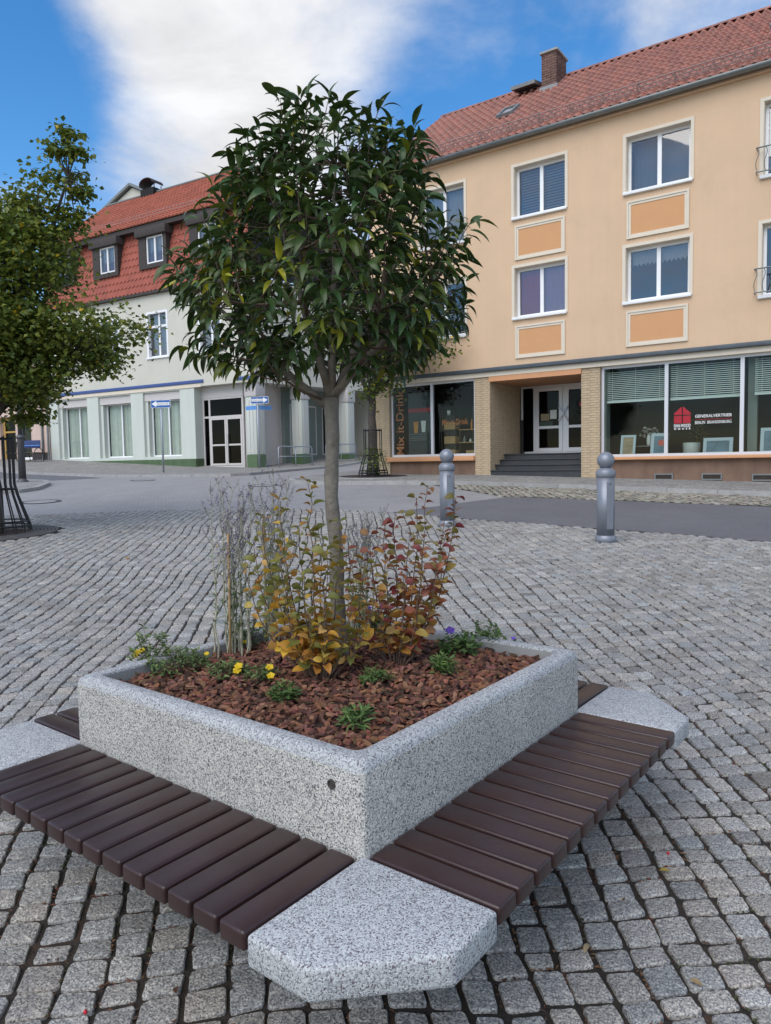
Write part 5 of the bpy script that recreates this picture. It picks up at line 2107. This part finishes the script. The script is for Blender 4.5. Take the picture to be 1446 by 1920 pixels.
# pillars
for k, (pu, py) in enumerate(((-.28, .62), (sx * 3.2 - .30, sy * 3.2), (sx * 6.3 - .30, sy * 6.3), (sx * 9.3 - .30, sy * 9.3))):
    hw_ = .30
    cap = part('arcade_pillar', 'pillar_green', lh, ((pu - hw_, py - hw_, 1.92), (pu + hw_, py + hw_, 4.56)), bev=.03)
    part('capital', 'lintel', cap, ((pu - hw_ - .04, py - hw_ - .04, 4.561), (pu + hw_ + .04, py + hw_ + .04, 5.188)), bev=.012)
    part('pillar_base', 'green_tile', cap, ((pu - hw_ - .01, py - hw_ - .01, .9), (pu + hw_ + .01, py + hw_ + .01, 1.918)))
    for q in (-.1, .1):
        part('flute', 'lintel', cap, ((pu + q - .025, py - hw_ - .018, 2.0), (pu + q + .025, py - hw_ - .001, 4.4)))
        part('flute', 'lintel', cap, ((pu + hw_ + .001, py + q - .025, 2.0), (pu + hw_ + .018, py + q + .025, 4.4)))
    if k == 0:
        text('24', .34, 'black_text', cap, upr(pu - .12, py - hw_ - .043, 4.90), name='house_number', width=.28)
# recessed entrance
bw = part('recess_wall', 'lintel', lh, ((-.9, .62, .9), (-.6, 3.0, 5.188)))
ed = frame_ring(-3.47, -.92, 1.36, 4.66, .09, .52, .60, [-3.03], [3.75], .09).build('entrance_door', 'lintel', lh)
for (a, c) in ((-2.98, -1.99), (-1.97, -1.01)):
    frame_ring(a, c, 1.46, 3.70, .09, .50, .55, [], [2.42], .08).build('door_leaf', 'lintel', ed)
    b = MB()
    b.quad((a + .08, .53, 1.5), (c - .08, .53, 1.5), (c - .08, .53, 3.65), (a + .08, .53, 3.65))
    b.build('door_pane', 'glass_dark', ed)
for (a, c, z0, z1) in ((-3.38, -3.08, 1.45, 3.70), (-3.38, -3.08, 3.80, 4.57), (-2.98, -1.01, 3.80, 4.57)):
    b = MB()
    b.quad((a, .56, z0), (c, .56, z0), (c, .56, z1), (a, .56, z1))
    b.build('fanlight', 'glass_dark', ed)
b = MB()
b.tube([(-1.85, .45, 1.6), (-1.85, .45, 2.9)], .02, 6)
b.build('pull_handle', 'handle', ed)
part('dark_hall', 'room', ed, ((-3.47, .62, 1.36), (-.92, .66, 4.66)))
part('door_head', 'lintel', lh, ((-3.488, .50, 4.662), (-.902, .64, 5.187)))
# arcade back wall with glazed fronts
part('arcade_wall', 'room_green', lh, ((-.598, 2.9, .9), (-.40, sy * LENS, 5.188)))
for k, y0 in enumerate((3.3, 6.0)):
    # panes facing the side street
    f = MB()
    g_ = frame_ring(y0, y0 + 2.2, 1.9, 4.4, .08, 0, .06, [y0 + 1.5], (), .07)
    g_.v = [(-.38 - y, x, z) for x, y, z in g_.v]
    fo = g_.build('arcade_window', 'lintel', lh)
    b = MB()
    b.quad((-.385, y0 + .05, 1.95), (-.385, y0 + 2.15, 1.95), (-.385, y0 + 2.15, 4.35), (-.385, y0 + .05, 4.35))
    b.build('pane', 'glass_dark' if k else 'room_green', fo)
# the floor of the arcade is the pavement. Mansard:
md = MB()
MB0, MT0 = (-.12, 9.93), (.45, 13.12)
md.v = [(LL, MB0[0], MB0[1]), (-MB0[0] * sx, MB0[0], MB0[1]), (-.45, MT0[0], MT0[1]), (LL, MT0[0], MT0[1])]
ms = (MT0[1] - MB0[1]) / (MT0[0] - MB0[0])
md.f = [(0, 1, 2, 3)]
md.c = [None]
me_r = md.build('mansard', 'roof_under', lh)
b = MB()
b.add([(.03, -.12, 9.93), (sx * LENS, sy * LENS, 9.93), (sx * LENS - .6, sy * LENS, 13.12), (-.45, .45, 13.12)], [(0, 1, 2, 3)])
b.build('mansard_side', 'tile_hang', lh)
part('eaves_band', 'cladding', lh, ((LL, -.20, 9.80), (.1, .0, 9.925)))
mdir = Vector((0, MT0[0] - MB0[0], MT0[1] - MB0[1]))
mlen = mdir.length
mdir.normalize()
mn = Vector((0, -mdir.z, mdir.y))
hb = MB()
nr = 9
rh_ = mlen / nr
for r_ in range(nr):
    u = LL + (r_ % 2) * .14
    while u < -.1:
        w = .28
        base = Vector((u, MB0[0], MB0[1])) + mdir * (r_ * rh_)
        g = rnd.uniform(.9, 1.1)
        top = base + mdir * (rh_ + .02) + mn * .006
        lo = mn * .032
        p = [base + lo, base + Vector((w * .5, 0, 0)) + lo + mdir * .07, base + Vector((w, 0, 0)) + lo]
        hb.add([p[0] - mdir * .05, p[1], p[2] - mdir * .05, top + Vector((w, 0, 0)), top], [(0, 1, 2, 3, 4)], (g, g, g))
        hb.add([p[0] - mdir * .05, p[1], p[2] - mdir * .05, p[2] - mdir * .05 - lo, p[1] - lo, p[0] - mdir * .05 - lo], [(0, 5, 4, 1), (1, 4, 3, 2)], (.55, .55, .55))  # lower tile edges tinted darker: shadow line painted into the colour
        u += w
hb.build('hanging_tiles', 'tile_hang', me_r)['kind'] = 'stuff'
# dormers
for du in (-13.75, -10.30, -6.88, -3.45):
    d = part('dormer', 'cladding', lh, ((du + .05, -.02, 11.08), (du + .58, .6, 12.56)), ((du + 1.70, -.02, 11.08), (du + 1.93, .6, 12.56)), ((du + .582, -.02, 11.08), (du + 1.698, .6, 11.28)))
    d.data = grid_solid([du + .05, du + .56, du + 1.72, du + 1.95], [11.06, 11.27, 12.56], lambda i, j: not (i == 1 and j == 1), -.03, .8).mesh('dormer')
    d.data.materials.append(MAT['cladding'])
    part('dormer_head', 'cladding', d, ((du - .05, -.18, 12.561), (du + 2.06, 1.2, 12.97)), bev=.02)
    w0, w1 = du + .565, du + 1.715
    frame_ring(w0, w1, 11.275, 12.555, .075, .02, .09, [(w0 + w1) / 2], (), .10).build('dormer_window', 'white_pvc', d)
    b = MB()
    b.quad((w0 + .05, .06, 11.32), (w1 - .05, .06, 11.32), (w1 - .05, .06, 12.5), (w0 + .05, .06, 12.5))
    b.build('pane', 'glass_up', d)
    folds(d, 'curtain', 'curtain', w0 + .05, w1 - .05, 11.3, 12.5, .2, .02, 8)
part('fascia', 'cladding', lh, ((LL - .15, .02, 12.98), (-.3, .50, 13.20)))
# upper roof of profiled tile courses
rz, ry, ez2, ey2 = 16.83, 4.5, 13.25, -.02
sl2 = Vector((0, ry - ey2, rz - ez2))
l2 = sl2.length
sl2.normalize()
n2_ = Vector((0, -sl2.z, sl2.y))
ro = MB()
ro.v = [(LL - .15, ey2, ez2 - .05), (-.30, ey2, ez2 - .05), (-4.0, ry, rz - .05), (LL - .15, ry, rz - .05), (LL - .15, 9.2, ez2 - .05), (.6, 9.2, ez2 - .05)]
ro.f = [(0, 1, 2, 3), (3, 2, 5, 4), (0, 3, 4), (1, 5, 2)]
ro.c = [None] * 4
ro_o = ro.build('roof', 'tile_left', lh)
tl_ = MB()
nr = 17
for r_ in range(nr):
    s0, s1 = l2 * r_ / nr, l2 * (r_ + 1) / nr
    tend = -.3 - 3.7 * (r_ + .5) / nr
    u = LL - .15
    while u < tend:
        w = .24
        g = rnd.uniform(.85, 1.15)
        vs_ = []
        for (s_, hh) in ((s0 - .02, .045), (s1, .012)):
            for (q, dz) in ((0, 0), (.35, .0), (.55, .035), (.85, .035), (1.0, 0)):
                p = Vector((u + q * w, ey2, ez2 - .03)) + sl2 * s_ + n2_ * (hh + dz)
                vs_.append(p)
        fs_ = [(k, k + 1, k + 6, k + 5) for k in range(4)]
        for (q, dz) in ((0, 0), (1, 0)):
            vs_.append(Vector((u + q * w, ey2, ez2 - .03)) + sl2 * (s0 - .02))
        fs_.append((10, 11, 4, 3, 2, 1, 0))
        tl_.add(vs_, fs_, (g, g, g))
        u += w
tl_.build('roof_tiles', 'tile_left', ro_o)['kind'] = 'stuff'
part('ridge_cap', 'roof_grey', ro_o, ((LL - .1, ry - .10, rz - .02), (-4.0, ry + .10, rz + .07)), bev=.02)
part('verge_board', 'cladding', ro_o, ((LL - .19, 0, 0), (LL - .16, .02, .02)))
sgd = MB()
for q in (.0, .12):
    p = Vector((0, ey2, ez2)) + sl2 * (.8 + q * .3) + n2_ * (.08 + q)
    sgd.tube([(LL, p.y, p.z), (-1.2, p.y, p.z)], .014, 4)
for k in range(34):
    u = LL + .2 + k * .38
    p0, p1 = Vector((u, ey2, ez2)) + sl2 * .8, Vector((u, ey2, ez2)) + sl2 * .83 + n2_ * .22
    sgd.tube([p0, p1], .010, 4)
sgd.build('snow_guard', 'guard', ro_o)['kind'] = 'stuff'
# chimney with arched metal cowl
ch = part('chimney', 'tile_hang', ro_o, ((-11.30, 4.2, 16.4), (-10.25, 4.9, 17.05)))
b = MB()
Pp = []
for k in range(11):
    a = R(205 - 20.5 * k)
    Pp.append((.55 * math.cos(a), .32 * math.sin(a)))
Pp += [(.51 * math.cos(R(205 - 20.5 * k)), .28 * math.sin(R(205 - 20.5 * k))) for k in range(10, -1, -1)]
b.extr([(x, z) for x, z in Pp], Matrix.Translation((-10.75, 4.9, 17.28)) @ UPR, .8)
b.build('cowl', 'cladding', ch)
for x in (-11.2, -10.3):
    for y in (4.3, 4.8):
        part('cowl_leg', 'cladding', ch, ((x, y - .02, 17.051), (x + .03, y + .02, 17.26)))
# downpipe at the party wall
b = MB()
b.tube([(LL - .06, -.10, 1.4), (LL - .06, -.10, 9.8)], .06, 8)
b.build('downpipe', 'zinc', lh)

# rear house with grey gable behind the roof
gh = empty('rear_house', LM @ Vector((-16.5, 7.5, 0)), R(-30.7), 'grey gable of a taller house behind the red mansard roof', 'building')
b = MB()
b.extr([(-3.2, 9), (2.4, 9), (2.4, 17.6), (.55, 18.5), (-3.2, 17.1)], UPR, .0)
b = MB()
b.extr([(-3.2, 9), (2.4, 9), (2.4, 18.3), (.75, 19.1), (-3.2, 17.5)], Matrix.Translation((0, 4, 0)) @ UPR, 4.0)
b.build('wall', 'pale_green', gh)
for (x0, z0, x1, z1) in ((-3.4, 17.45, .75, 19.17), (.75, 19.17, 2.7, 18.2)):
    b = MB()
    ln = math.hypot(x1 - x0, z1 - z0)
    M = Matrix.Translation((x0, 0, z0)) @ Matrix.Rotation(-math.atan2(z1 - z0, x1 - x0), 4, 'Y')
    b.box((0, -.25, 0), (ln, 4.2, .16), M)
    b.build('roof', 'roof_grey', gh)

# ------------------------------------------------------------------ pink house at the far left
ph_ = empty('pink_house', LM @ Vector((LL - .12, 0, 0)), R(-30.7), 'pinkish plastered house at the far left behind the tree', 'building')
wall_open(-12, 0, 1.2, 8.2, [(-2.85, -1.65, 2.0, 4.35), (-4.6, -3.1, 1.7, 4.45), (-3.6, -2.3, 5.6, 7.4), (-7, -5.7, 5.6, 7.4), (-8.5, -6, 2.2, 4.4)], .05, .35).build('wall', 'pink', ph_)
part('base_board', 'cladding', ph_, ((-1.60, .02, 1.2), (-.12, .049, 2.35)))
for (a, c, z0, z1, m_) in ((-2.85, -1.65, 2.0, 4.35, 'white_pvc'), (-3.6, -2.3, 5.6, 7.4, 'white_pvc'), (-7, -5.7, 5.6, 7.4, 'white_pvc'), (-8.5, -6, 2.2, 4.4, 'white_pvc')):
    window(ph_, a, c, z0, z1, 'win', 'room_green', y=.05, trim=False, gl='glass_shop', mull=[], sash=m_)
dd = frame_ring(-4.58, -3.12, 1.72, 4.43, .16, .25, .33, [], [3.6], .1).build('door', 'ochre', ph_)
b = MB()
b.quad((-4.45, .3, 1.8), (-3.25, .3, 1.8), (-3.25, .3, 4.3), (-4.45, .3, 4.3))
b.build('door_pane', 'glass_dark', dd)
part('hall', 'room_green', dd, ((-4.6, .5, 1.7), (-3.1, .55, 4.45)))
b = MB()
b.add([(-12.2, -.35, 8.1), (-.02, -.35, 8.1), (-.02, 4.0, 11.4), (-12.2, 4.0, 11.4), (-.02, 8.3, 8.1), (-12.2, 8.3, 8.1)], [(0, 1, 2, 3), (3, 2, 4, 5), (0, 3, 5), (1, 4, 2)], (1, 1, 1))
rf = b.build('roof', 'tile_left', ph_)
b = MB()
for r_ in range(16):
    for k in range(48):
        u = -12.2 + k * .25
        s0 = Vector((u, -.35, 8.12)) + Vector((0, 4.35, 3.3)) * (r_ / 16)
        s1 = s0 + Vector((0, 4.35, 3.3)) / 16
        g = rnd.uniform(.85, 1.15)
        b.add([s0 + Vector((0, -.01, .04)), s0 + Vector((.12, -.01, .07)), s0 + Vector((.25, -.01, .04)), s1 + Vector((.25, 0, .01)), s1 + Vector((.12, 0, .04)), s1 + Vector((0, 0, .01))], [(0, 1, 4, 5), (1, 2, 3, 4)], (g, g, g))
b.build('roof_tiles', 'tile_left', rf)['kind'] = 'stuff'
b = MB()
b.tube([(-.55, -.03, 1.5), (-.55, -.03, 8.1)], .055, 8)
b.build('downpipe', 'zinc', ph_)
b = MB()
b.tube([(-12.2, -.42, 8.08), (-.05, -.42, 8.08)], .07, 8)
b.build('gutter', 'zinc', ph_)


# ------------------------------------------------------------------ street furniture
def bollard(x, y, label, s=1.0):
    t = empty('bollard', (x, y, zf(y) + .012), rnd.uniform(-.1, .1), label, 'bollard', 'grey ball-topped bollards')
    b = MB()
    b.lathe([(.133, -.03), (.133, .058), (.128, .066), (.113, .082), (.112, .085)], 32)
    b.build('foot', 'bollard', t, True)
    b = MB()
    b.lathe([(.1105, .08), (.1105, .83)], 32)
    b.build('shaft', 'bollard', t, True)
    b = MB()
    b.lathe([(.112, .825), (.119, .832), (.123, .838), (.123, .898), (.118, .906), (.082, .940), (.076, .944), (.06, .946)], 32)
    b.build('collar', 'bollard', t, True)
    b = MB()
    pr = []
    for k in range(17):
        a = -math.pi / 2 + math.pi * k / 16
        pr.append((max(.001, .108 * math.cos(a)), 1.040 + .108 * math.sin(a)))
    b.lathe(pr, 32)
    b.build('ball', 'bollard', t, True)
    b = MB()
    M = Matrix.Rotation(R(-78), 4, 'Z')
    b.box((.085, -.042, .17), (.1145, .042, .765), M)
    b.build('access_door', 'bollard', t)
    b = MB()
    b.lathe([(.009, 0), (.009, .004), (.006, .006)], 10)
    b.build('lock', 'plug', t, mtx=M @ Matrix.Translation((.114, .0, .74)) @ Matrix.Rotation(R(90), 4, 'Y'))


bollard(.925, 10.87, 'grey ball-topped bollard nearer the tree, in front of the drinks shop')
bollard(2.815, 9.30, 'grey ball-topped bollard in front of the shop with blinds')


def sign_pole(x, y, h, left, label, zs):
    t = empty('one_way_sign', (x, y, zf(y) + .08), 0, label, 'sign', 'one-way street signs')
    b = MB()
    b.tube([(0, 0, -.1), (0, 0, h)], .038, 10)
    b.build('pole', 'galv', t, True)
    b = MB()
    b.lathe([(.04, 0), (.04, .02), (.01, .035)], 10, (0, 0, h))
    b.build('pole_cap', 'galv', t)
    w, hh = .80, .30
    rot_ = R(-8)
    M = Matrix.Translation((0 if left else .10, -.05, zs)) @ Matrix.Rotation(rot_, 4, 'Z')
    pb_ = MB()
    pts_ = []
    for (cx_, cy_, a0) in ((w / 2 - .03, hh / 2 - .03, 0), (-w / 2 + .03, hh / 2 - .03, 90), (-w / 2 + .03, -hh / 2 + .03, 180), (w / 2 - .03, -hh / 2 + .03, 270)):
        for k in range(4):
            a = R(a0 + 30 * k)
            pts_.append((cx_ + .03 * math.cos(a), cy_ + .03 * math.sin(a)))
    pb_.extr(pts_, M @ UPR, .004)
    pl_ = pb_.build('sign_plate', 'sign_white', t)
    b = MB()
    b.extr([(px * .965, py * .92) for px, py in pts_], M @ Matrix.Translation((0, -.006, 0)) @ UPR, .001)
    b.build('blue_field', 'sign_blue', pl_)
    s_ = 1 if left else -1
    ar = [(-.36, 0), (-.17, .115), (-.17, .055), (.36, .055), (.36, -.055), (-.17, -.055), (-.17, -.115)]
    ar = [(px * s_, py) for px, py in ar]
    if s_ < 0:
        ar = ar[::-1]
    b = MB()
    b.extr(ar, M @ Matrix.Translation((0, -.009, 0)) @ UPR, .001)
    b.build('arrow', 'sign_white', pl_)
    text('Einbahnstraße', .085, 'black_text', pl_, M @ Matrix.Translation((.09 * s_, -.0115, 0)) @ UPR, width=.46, extr=.0005)
    part('clamp', 'galv', t, ((-.05, -.045, zs - .1), (.05, .04, zs - .07)))
    part('clamp', 'galv', t, ((-.05, -.045, zs + .07), (.05, .04, zs + .1)))
    return t


sign_pole(-8.6, 28.4, 2.78, True, 'blue one-way arrow sign pointing left on a grey pole', 2.64)
t = sign_pole(-5.52, 32.2, 3.05, False, 'blue one-way arrow sign pointing right beside the corner pillar', 2.98)
# street name plates hang on the same pole
for (ang, sgn) in ((R(-30), -1), (R(35), 1)):
    M = Matrix.Translation((0, -.02, 2.66)) @ Matrix.Rotation(ang, 4, 'Z')
    b = MB()
    b.box((.06 if sgn > 0 else -.66, -.012, -.085), (.66 if sgn > 0 else -.06, .012, .085), M)
    b.build('street_name_plate', 'sign_lightblue', t)

# railings at the arcade
for (k, (s0, s1, lab)) in enumerate(((1.0, 3.0, 'grey tube railing left of the middle arcade pillar'), (3.9, 5.9, 'grey tube railing behind the laurel trunk by the arcade'))):
    p0 = LM @ Vector((sx * s0 + .75, sy * s0 - .3, 0))
    p1 = LM @ Vector((sx * s1 + .75, sy * s1 - .3, 0))
    zz_ = zf(p0.y) + .08
    t = empty('railing', (p0.x, p0.y, zz_), 0, lab, 'railing', 'tube railings by the arcade')
    v = Vector((p1.x - p0.x, p1.y - p0.y, 0))
    b = MB()
    b.tube([(0, 0, -.1), (0, 0, .88), (v.x * .04, v.y * .04, .95), (v.x * .96, v.y * .96, .95), (v.x, v.y, .88), (v.x, v.y, -.1)], .028, 8)
    b.build('hoop', 'galv', t, True)
    b = MB()
    b.tube([(0, 0, .5), (v.x, v.y, .5)], .022, 6)
    b.build('mid_rail', 'galv', t, True)
    b = MB()
    b.tube([(v.x / 2, v.y / 2, -.1), (v.x / 2, v.y / 2, .94)], .022, 6)
    b.build('mid_post', 'galv', t, True)

# lamp post
ly = 21.4
t = empty('lamp_post', (-10.62, ly, zf(ly) + .08), 0, 'dark grey lamp post with stepped base on the paved island', 'lamp post')
b = MB()
b.lathe([(.17, -.05), (.17, .03), (.12, .06), (.11, .10)], 20)
b.build('base', 'lamp_grey', t, True)
b = MB()
b.lathe([(.105, .10), (.095, 1.25), (.10, 1.27)], 20)
b.build('lower_shaft', 'lamp_grey', t, True)
b = MB()
b.lathe([(.12, 1.27), (.125, 1.31), (.10, 1.35), (.07, 1.38)], 20)
b.build('collar', 'lamp_grey', t, True)
b = MB()
b.lathe([(.065, 1.36), (.05, 4.3)], 16)
b.build('upper_shaft', 'lamp_grey', t, True)
b = MB()
b.lathe([(.05, 4.3), (.12, 4.34), (.20, 4.42), (.24, 4.75), (.10, 4.95), (.02, 5.0)], 16)
b.build('lantern', 'lamp_grey', t, True)

# bench with blue advertising back
by_ = 35.4
p = LM @ Vector((LL - .28, -1.35, 0))
zz_ = zf(p.y) + .08
t = empty('advert_bench', (p.x, p.y, zz_), R(-24), 'dark bench with navy blue advertising board as its back', 'bench')
for k in range(4):
    part('seat_slat', 'bench_wood', t, ((-1.1, -.25 + k * .13, .44), (1.1, -.14 + k * .13, .48)))
bb = part('back_board', 'navy', t, ((-.80, .29, .72), (.80, .33, 1.14)), bev=.008)
part('stripe', 'sign_lightblue', bb, ((-.78, .284, .85), (.78, .289, .89)))
for x in (-1.0, 0, 1.0):
    b = MB()
    b.tube([(x, -.26, 0), (x, -.24, .43), (x, .26, .43), (x, .33, 1.1)], .022, 6)
    b.tube([(x, .30, 0), (x, .26, .43)], .022, 6)
    b.build('leg', 'iron', t)['kind'] = 'stuff'
for x in (-1.06, 1.06):
    b = MB()
    P = [(x, -.30 + .0, .45)] + [(x, -.05 - .26 * math.cos(R(20 * k)), .45 + .26 * math.sin(R(20 * k))) for k in range(10)]
    b.tube(P, .02, 6)
    b.build('armrest', 'iron', t, True)


# ------------------------------------------------------------------ street trees
def far_tree(name, label, x, y, z0, trunk_h, lobes, nleaf, size, tints, trunk_r, seed, droop=None):
    r_ = random.Random(seed)
    t = empty(name, (x, y, z0), 0, label, 'tree')
    b = MB()
    P = [Vector((r_.gauss(0, .02), r_.gauss(0, .02), trunk_h * i / 6)) for i in range(7)]
    b.tube([(0, 0, -.1)] + P[1:], [trunk_r * 1.25] + [trunk_r * (1.0 - .35 * i / 6) for i in range(1, 7)], 12)
    b.build('trunk', 'bark_dark', t, True)
    top = P[-1]
    fol = MB()
    tw = MB()
    for (lx, ly_, lz, rx, rz_) in lobes:
        c = Vector((lx, ly_, lz))
        s0 = Vector((0, 0, min(trunk_h * r_.uniform(.75, 1.0), lz - .1)))
        br = MB()
        br.tube(bez(s0, s0.lerp(c, .45) + Vector((0, 0, .15)), c, 7), [trunk_r * .5 * (1 - .75 * i / 7) + .008 for i in range(8)], 7)
        br.build('branch', 'bark_dark', t, True)
        nl = max(int(nleaf * rx * rx * rz_), int(nleaf * .16))
        ncl = max(14, int(24 * rx * rx * rz_))
        cl = []
        for _ in range(ncl):
            d = Vector((r_.gauss(0, 1), r_.gauss(0, 1), r_.gauss(0, 1))).normalized()
            rr = r_.uniform(.35, 1.0) ** .5
            q = c + Vector((d.x * rx * rr, d.y * rx * rr, d.z * rz_ * rr))
            cl.append(q)
            tw.tube(bez(c.lerp(q, .1), c.lerp(q, .6) + Vector((0, 0, .06)), q, 4), [.012, .010, .008, .006, .004], 4)
        for k in range(nl):
            q = r_.choice(cl)
            sp_ = .36 * min(1.2, (rx / .8) ** .8)
            p = q + Vector((r_.gauss(0, sp_ * .6), r_.gauss(0, sp_ * .6), r_.gauss(0, sp_ * .34)))
            d = Vector((r_.gauss(0, 1), r_.gauss(0, 1), r_.uniform(-1.1, .1)))
            s_ = size * r_.uniform(.6, 1.25)
            vs, fs = leaf_geo(s_, s_ * .9, .25, .6, 2, 'round')
            M = leaf_frame(p, d, roll=r_.gauss(0, .5))
            ti = r_.choice(tints)
            if r_.random() < .012:
                ti = (4.5, 2.3, .6)
            fol.add([M @ Vector(v) for v in vs], fs, ti)
    tw.build('twigs', 'bark_dark', t)['kind'] = 'stuff'
    fol.build('crown', 'linden', t)['kind'] = 'stuff'
    return t


LTN = [(.55, .65, .5), (.8, .85, .7), (1, 1, 1), (1.25, 1.15, .9), (1.5, 1.3, .9), (.4, .5, .4)]
ltx, lty = GRATE_C
far_tree('street_tree', 'leafy green street tree inside an iron guard at the left edge', ltx, lty, zf(lty), 2.0,
         [(-.9, .1, 3.1, 1.2, .7), (.0, -.3, 3.5, 1.15, .75), (.95, .1, 3.0, 1.05, .6), (1.45, -.1, 2.75, .62, .38), (.2, .3, 4.3, 1.0, .75), (.75, .0, 4.4, .62, .80), (-.7, 0, 4.6, .9, .8), (1.28, 0.05, 5.2, .28, .75), (.3, -.5, 2.5, .9, .45), (-.4, -.8, 2.6, .9, .5), (.25, .4, 2.05, .38, .35), (.75, -.2, 2.2, .45, .28), (-1.5, -.3, 3.9, 1.0, .9)],
         7500, .085, LTN, .085, 77)
rtx, rty = -.33, 20.9
far_tree('street_tree', 'small green street tree beside the drinks shop, behind the laurel crown', rtx, rty, zf(rty) + .08, 2.5,
         [(-.2, 0, 3.4, 1.2, .9), (.9, -.2, 3.7, 1.1, .8), (.3, .1, 4.6, 1.3, 1.0), (1.75, -.2, 3.75, .75, .45), (.55, -.2, 2.75, .6, .5), (.0, -.1, 2.35, .45, .35), (-.9, 0, 4.0, .9, .8)],
         900, .13, [(.45, .55, .45), (.6, .7, .55), (.8, .85, .7), (1.1, 1.0, .8)], .15, 78)


# tree guards: flared iron bars
def guard(label, x, y, z, r0, r1, h, n_, bar, group='iron tree guards'):
    t = empty('tree_guard', (x, y, z), 0, label, 'tree guard', group)
    for k in range(n_):
        a = 2 * math.pi * (k + .5) / n_
        c, s = math.cos(a), math.sin(a)
        b = MB()
        b.tube([(r1 * c, r1 * s, 0), (r1 * c, r1 * s, .10), (r0 * 1.15 * c, r0 * 1.15 * s, h * .38), (r0 * c, r0 * s, h * .5), (r0 * c, r0 * s, h)], bar, 5)
        b.build('bar', 'iron', t)
    for (rr, zz_) in ((r1, .10), (r1 * .96, .17), (r0 * 1.08, h * .45), (r0, h * .97)):
        b = MB()
        b.tube([(rr * math.cos(2 * math.pi * k / 32), rr * math.sin(2 * math.pi * k / 32), zz_) for k in range(33)], bar * 1.15, 5)
        b.build('hoop', 'iron', t)


guard('black flared iron tree guard at the left edge', ltx, lty, zf(lty) + .02, .27, .46, 1.45, 18, .011)
guard('flared iron guard round the small tree by the drinks shop', rtx, rty, zf(rty) + .08, .26, .42, 1.35, 14, .014)
t = empty('tree_pit', (rtx, rty, zf(rty) + .083), 0, 'round dark earth pit below the small tree by the drinks shop', 'tree pit')
t.rotation_euler = (math.atan((zf(rty + .5) - zf(rty - .5))), 0, 0)
b = MB()
b.lathe([(1.0, -.02), (1.0, .004), (.95, .008), (.1, .012)], 32)
b.build('earth', 'soil', t)
b = MB()
b.lathe([(1.08, -.02), (1.08, .012), (1.0, .012), (1.0, -.02)], 32)
b.build('edging', 'kerbstone', t)


def bush(name, label, x, y, z0, w, h, n_, size, tints, seed):
    r_ = random.Random(seed)
    t = empty(name, (x, y, z0), 0, label, 'bush')
    b, st = MB(), MB()
    for _ in range(n_):
        a = r_.uniform(0, 6.28)
        f = r_.random()
        rr = w * math.sqrt(r_.random()) * math.sqrt(max(.05, 1 - (2 * f - .9) ** 2 * .8))
        p = Vector((rr * math.cos(a), rr * math.sin(a), .1 + f * h))
        vs, fs = leaf_geo(size * r_.uniform(.6, 1.3), size * .7, .25, .6, 2, 'round')
        M = leaf_frame(p, (math.cos(a), math.sin(a), r_.uniform(-.5, .8)))
        b.add([M @ Vector(v) for v in vs], fs, r_.choice(tints))
    for k in range(7):
        a = r_.uniform(0, 6.28)
        st.tube([(0, 0, -.05), (w * .3 * math.cos(a), w * .3 * math.sin(a), h * .5), (w * .6 * math.cos(a), w * .6 * math.sin(a), h * .85)], [.012, .009, .004], 5)
    st.build('stems', 'bark_dark', t)['kind'] = 'stuff'
    b.build('foliage', 'herb', t)['kind'] = 'stuff'


bush('climbing_bush', 'bright green leafy shoots inside the iron guard by the drinks shop', rtx, rty - .15, zf(rty) + .08, .45, .70, 420, .09, [(1.2, 1.2, .6), (1.6, 1.5, .7), (.8, .9, .5)], 91)
p = LM @ Vector((LL - 3.6, -2.2, 0))
bush('hedge_bush', 'dark green clipped bush in front of the pink house', p.x, p.y, zf(p.y) + .08, .55, 1.5, 2600, .07, [(.35, .45, .4), (.5, .6, .5), (.25, .35, .3)], 92)
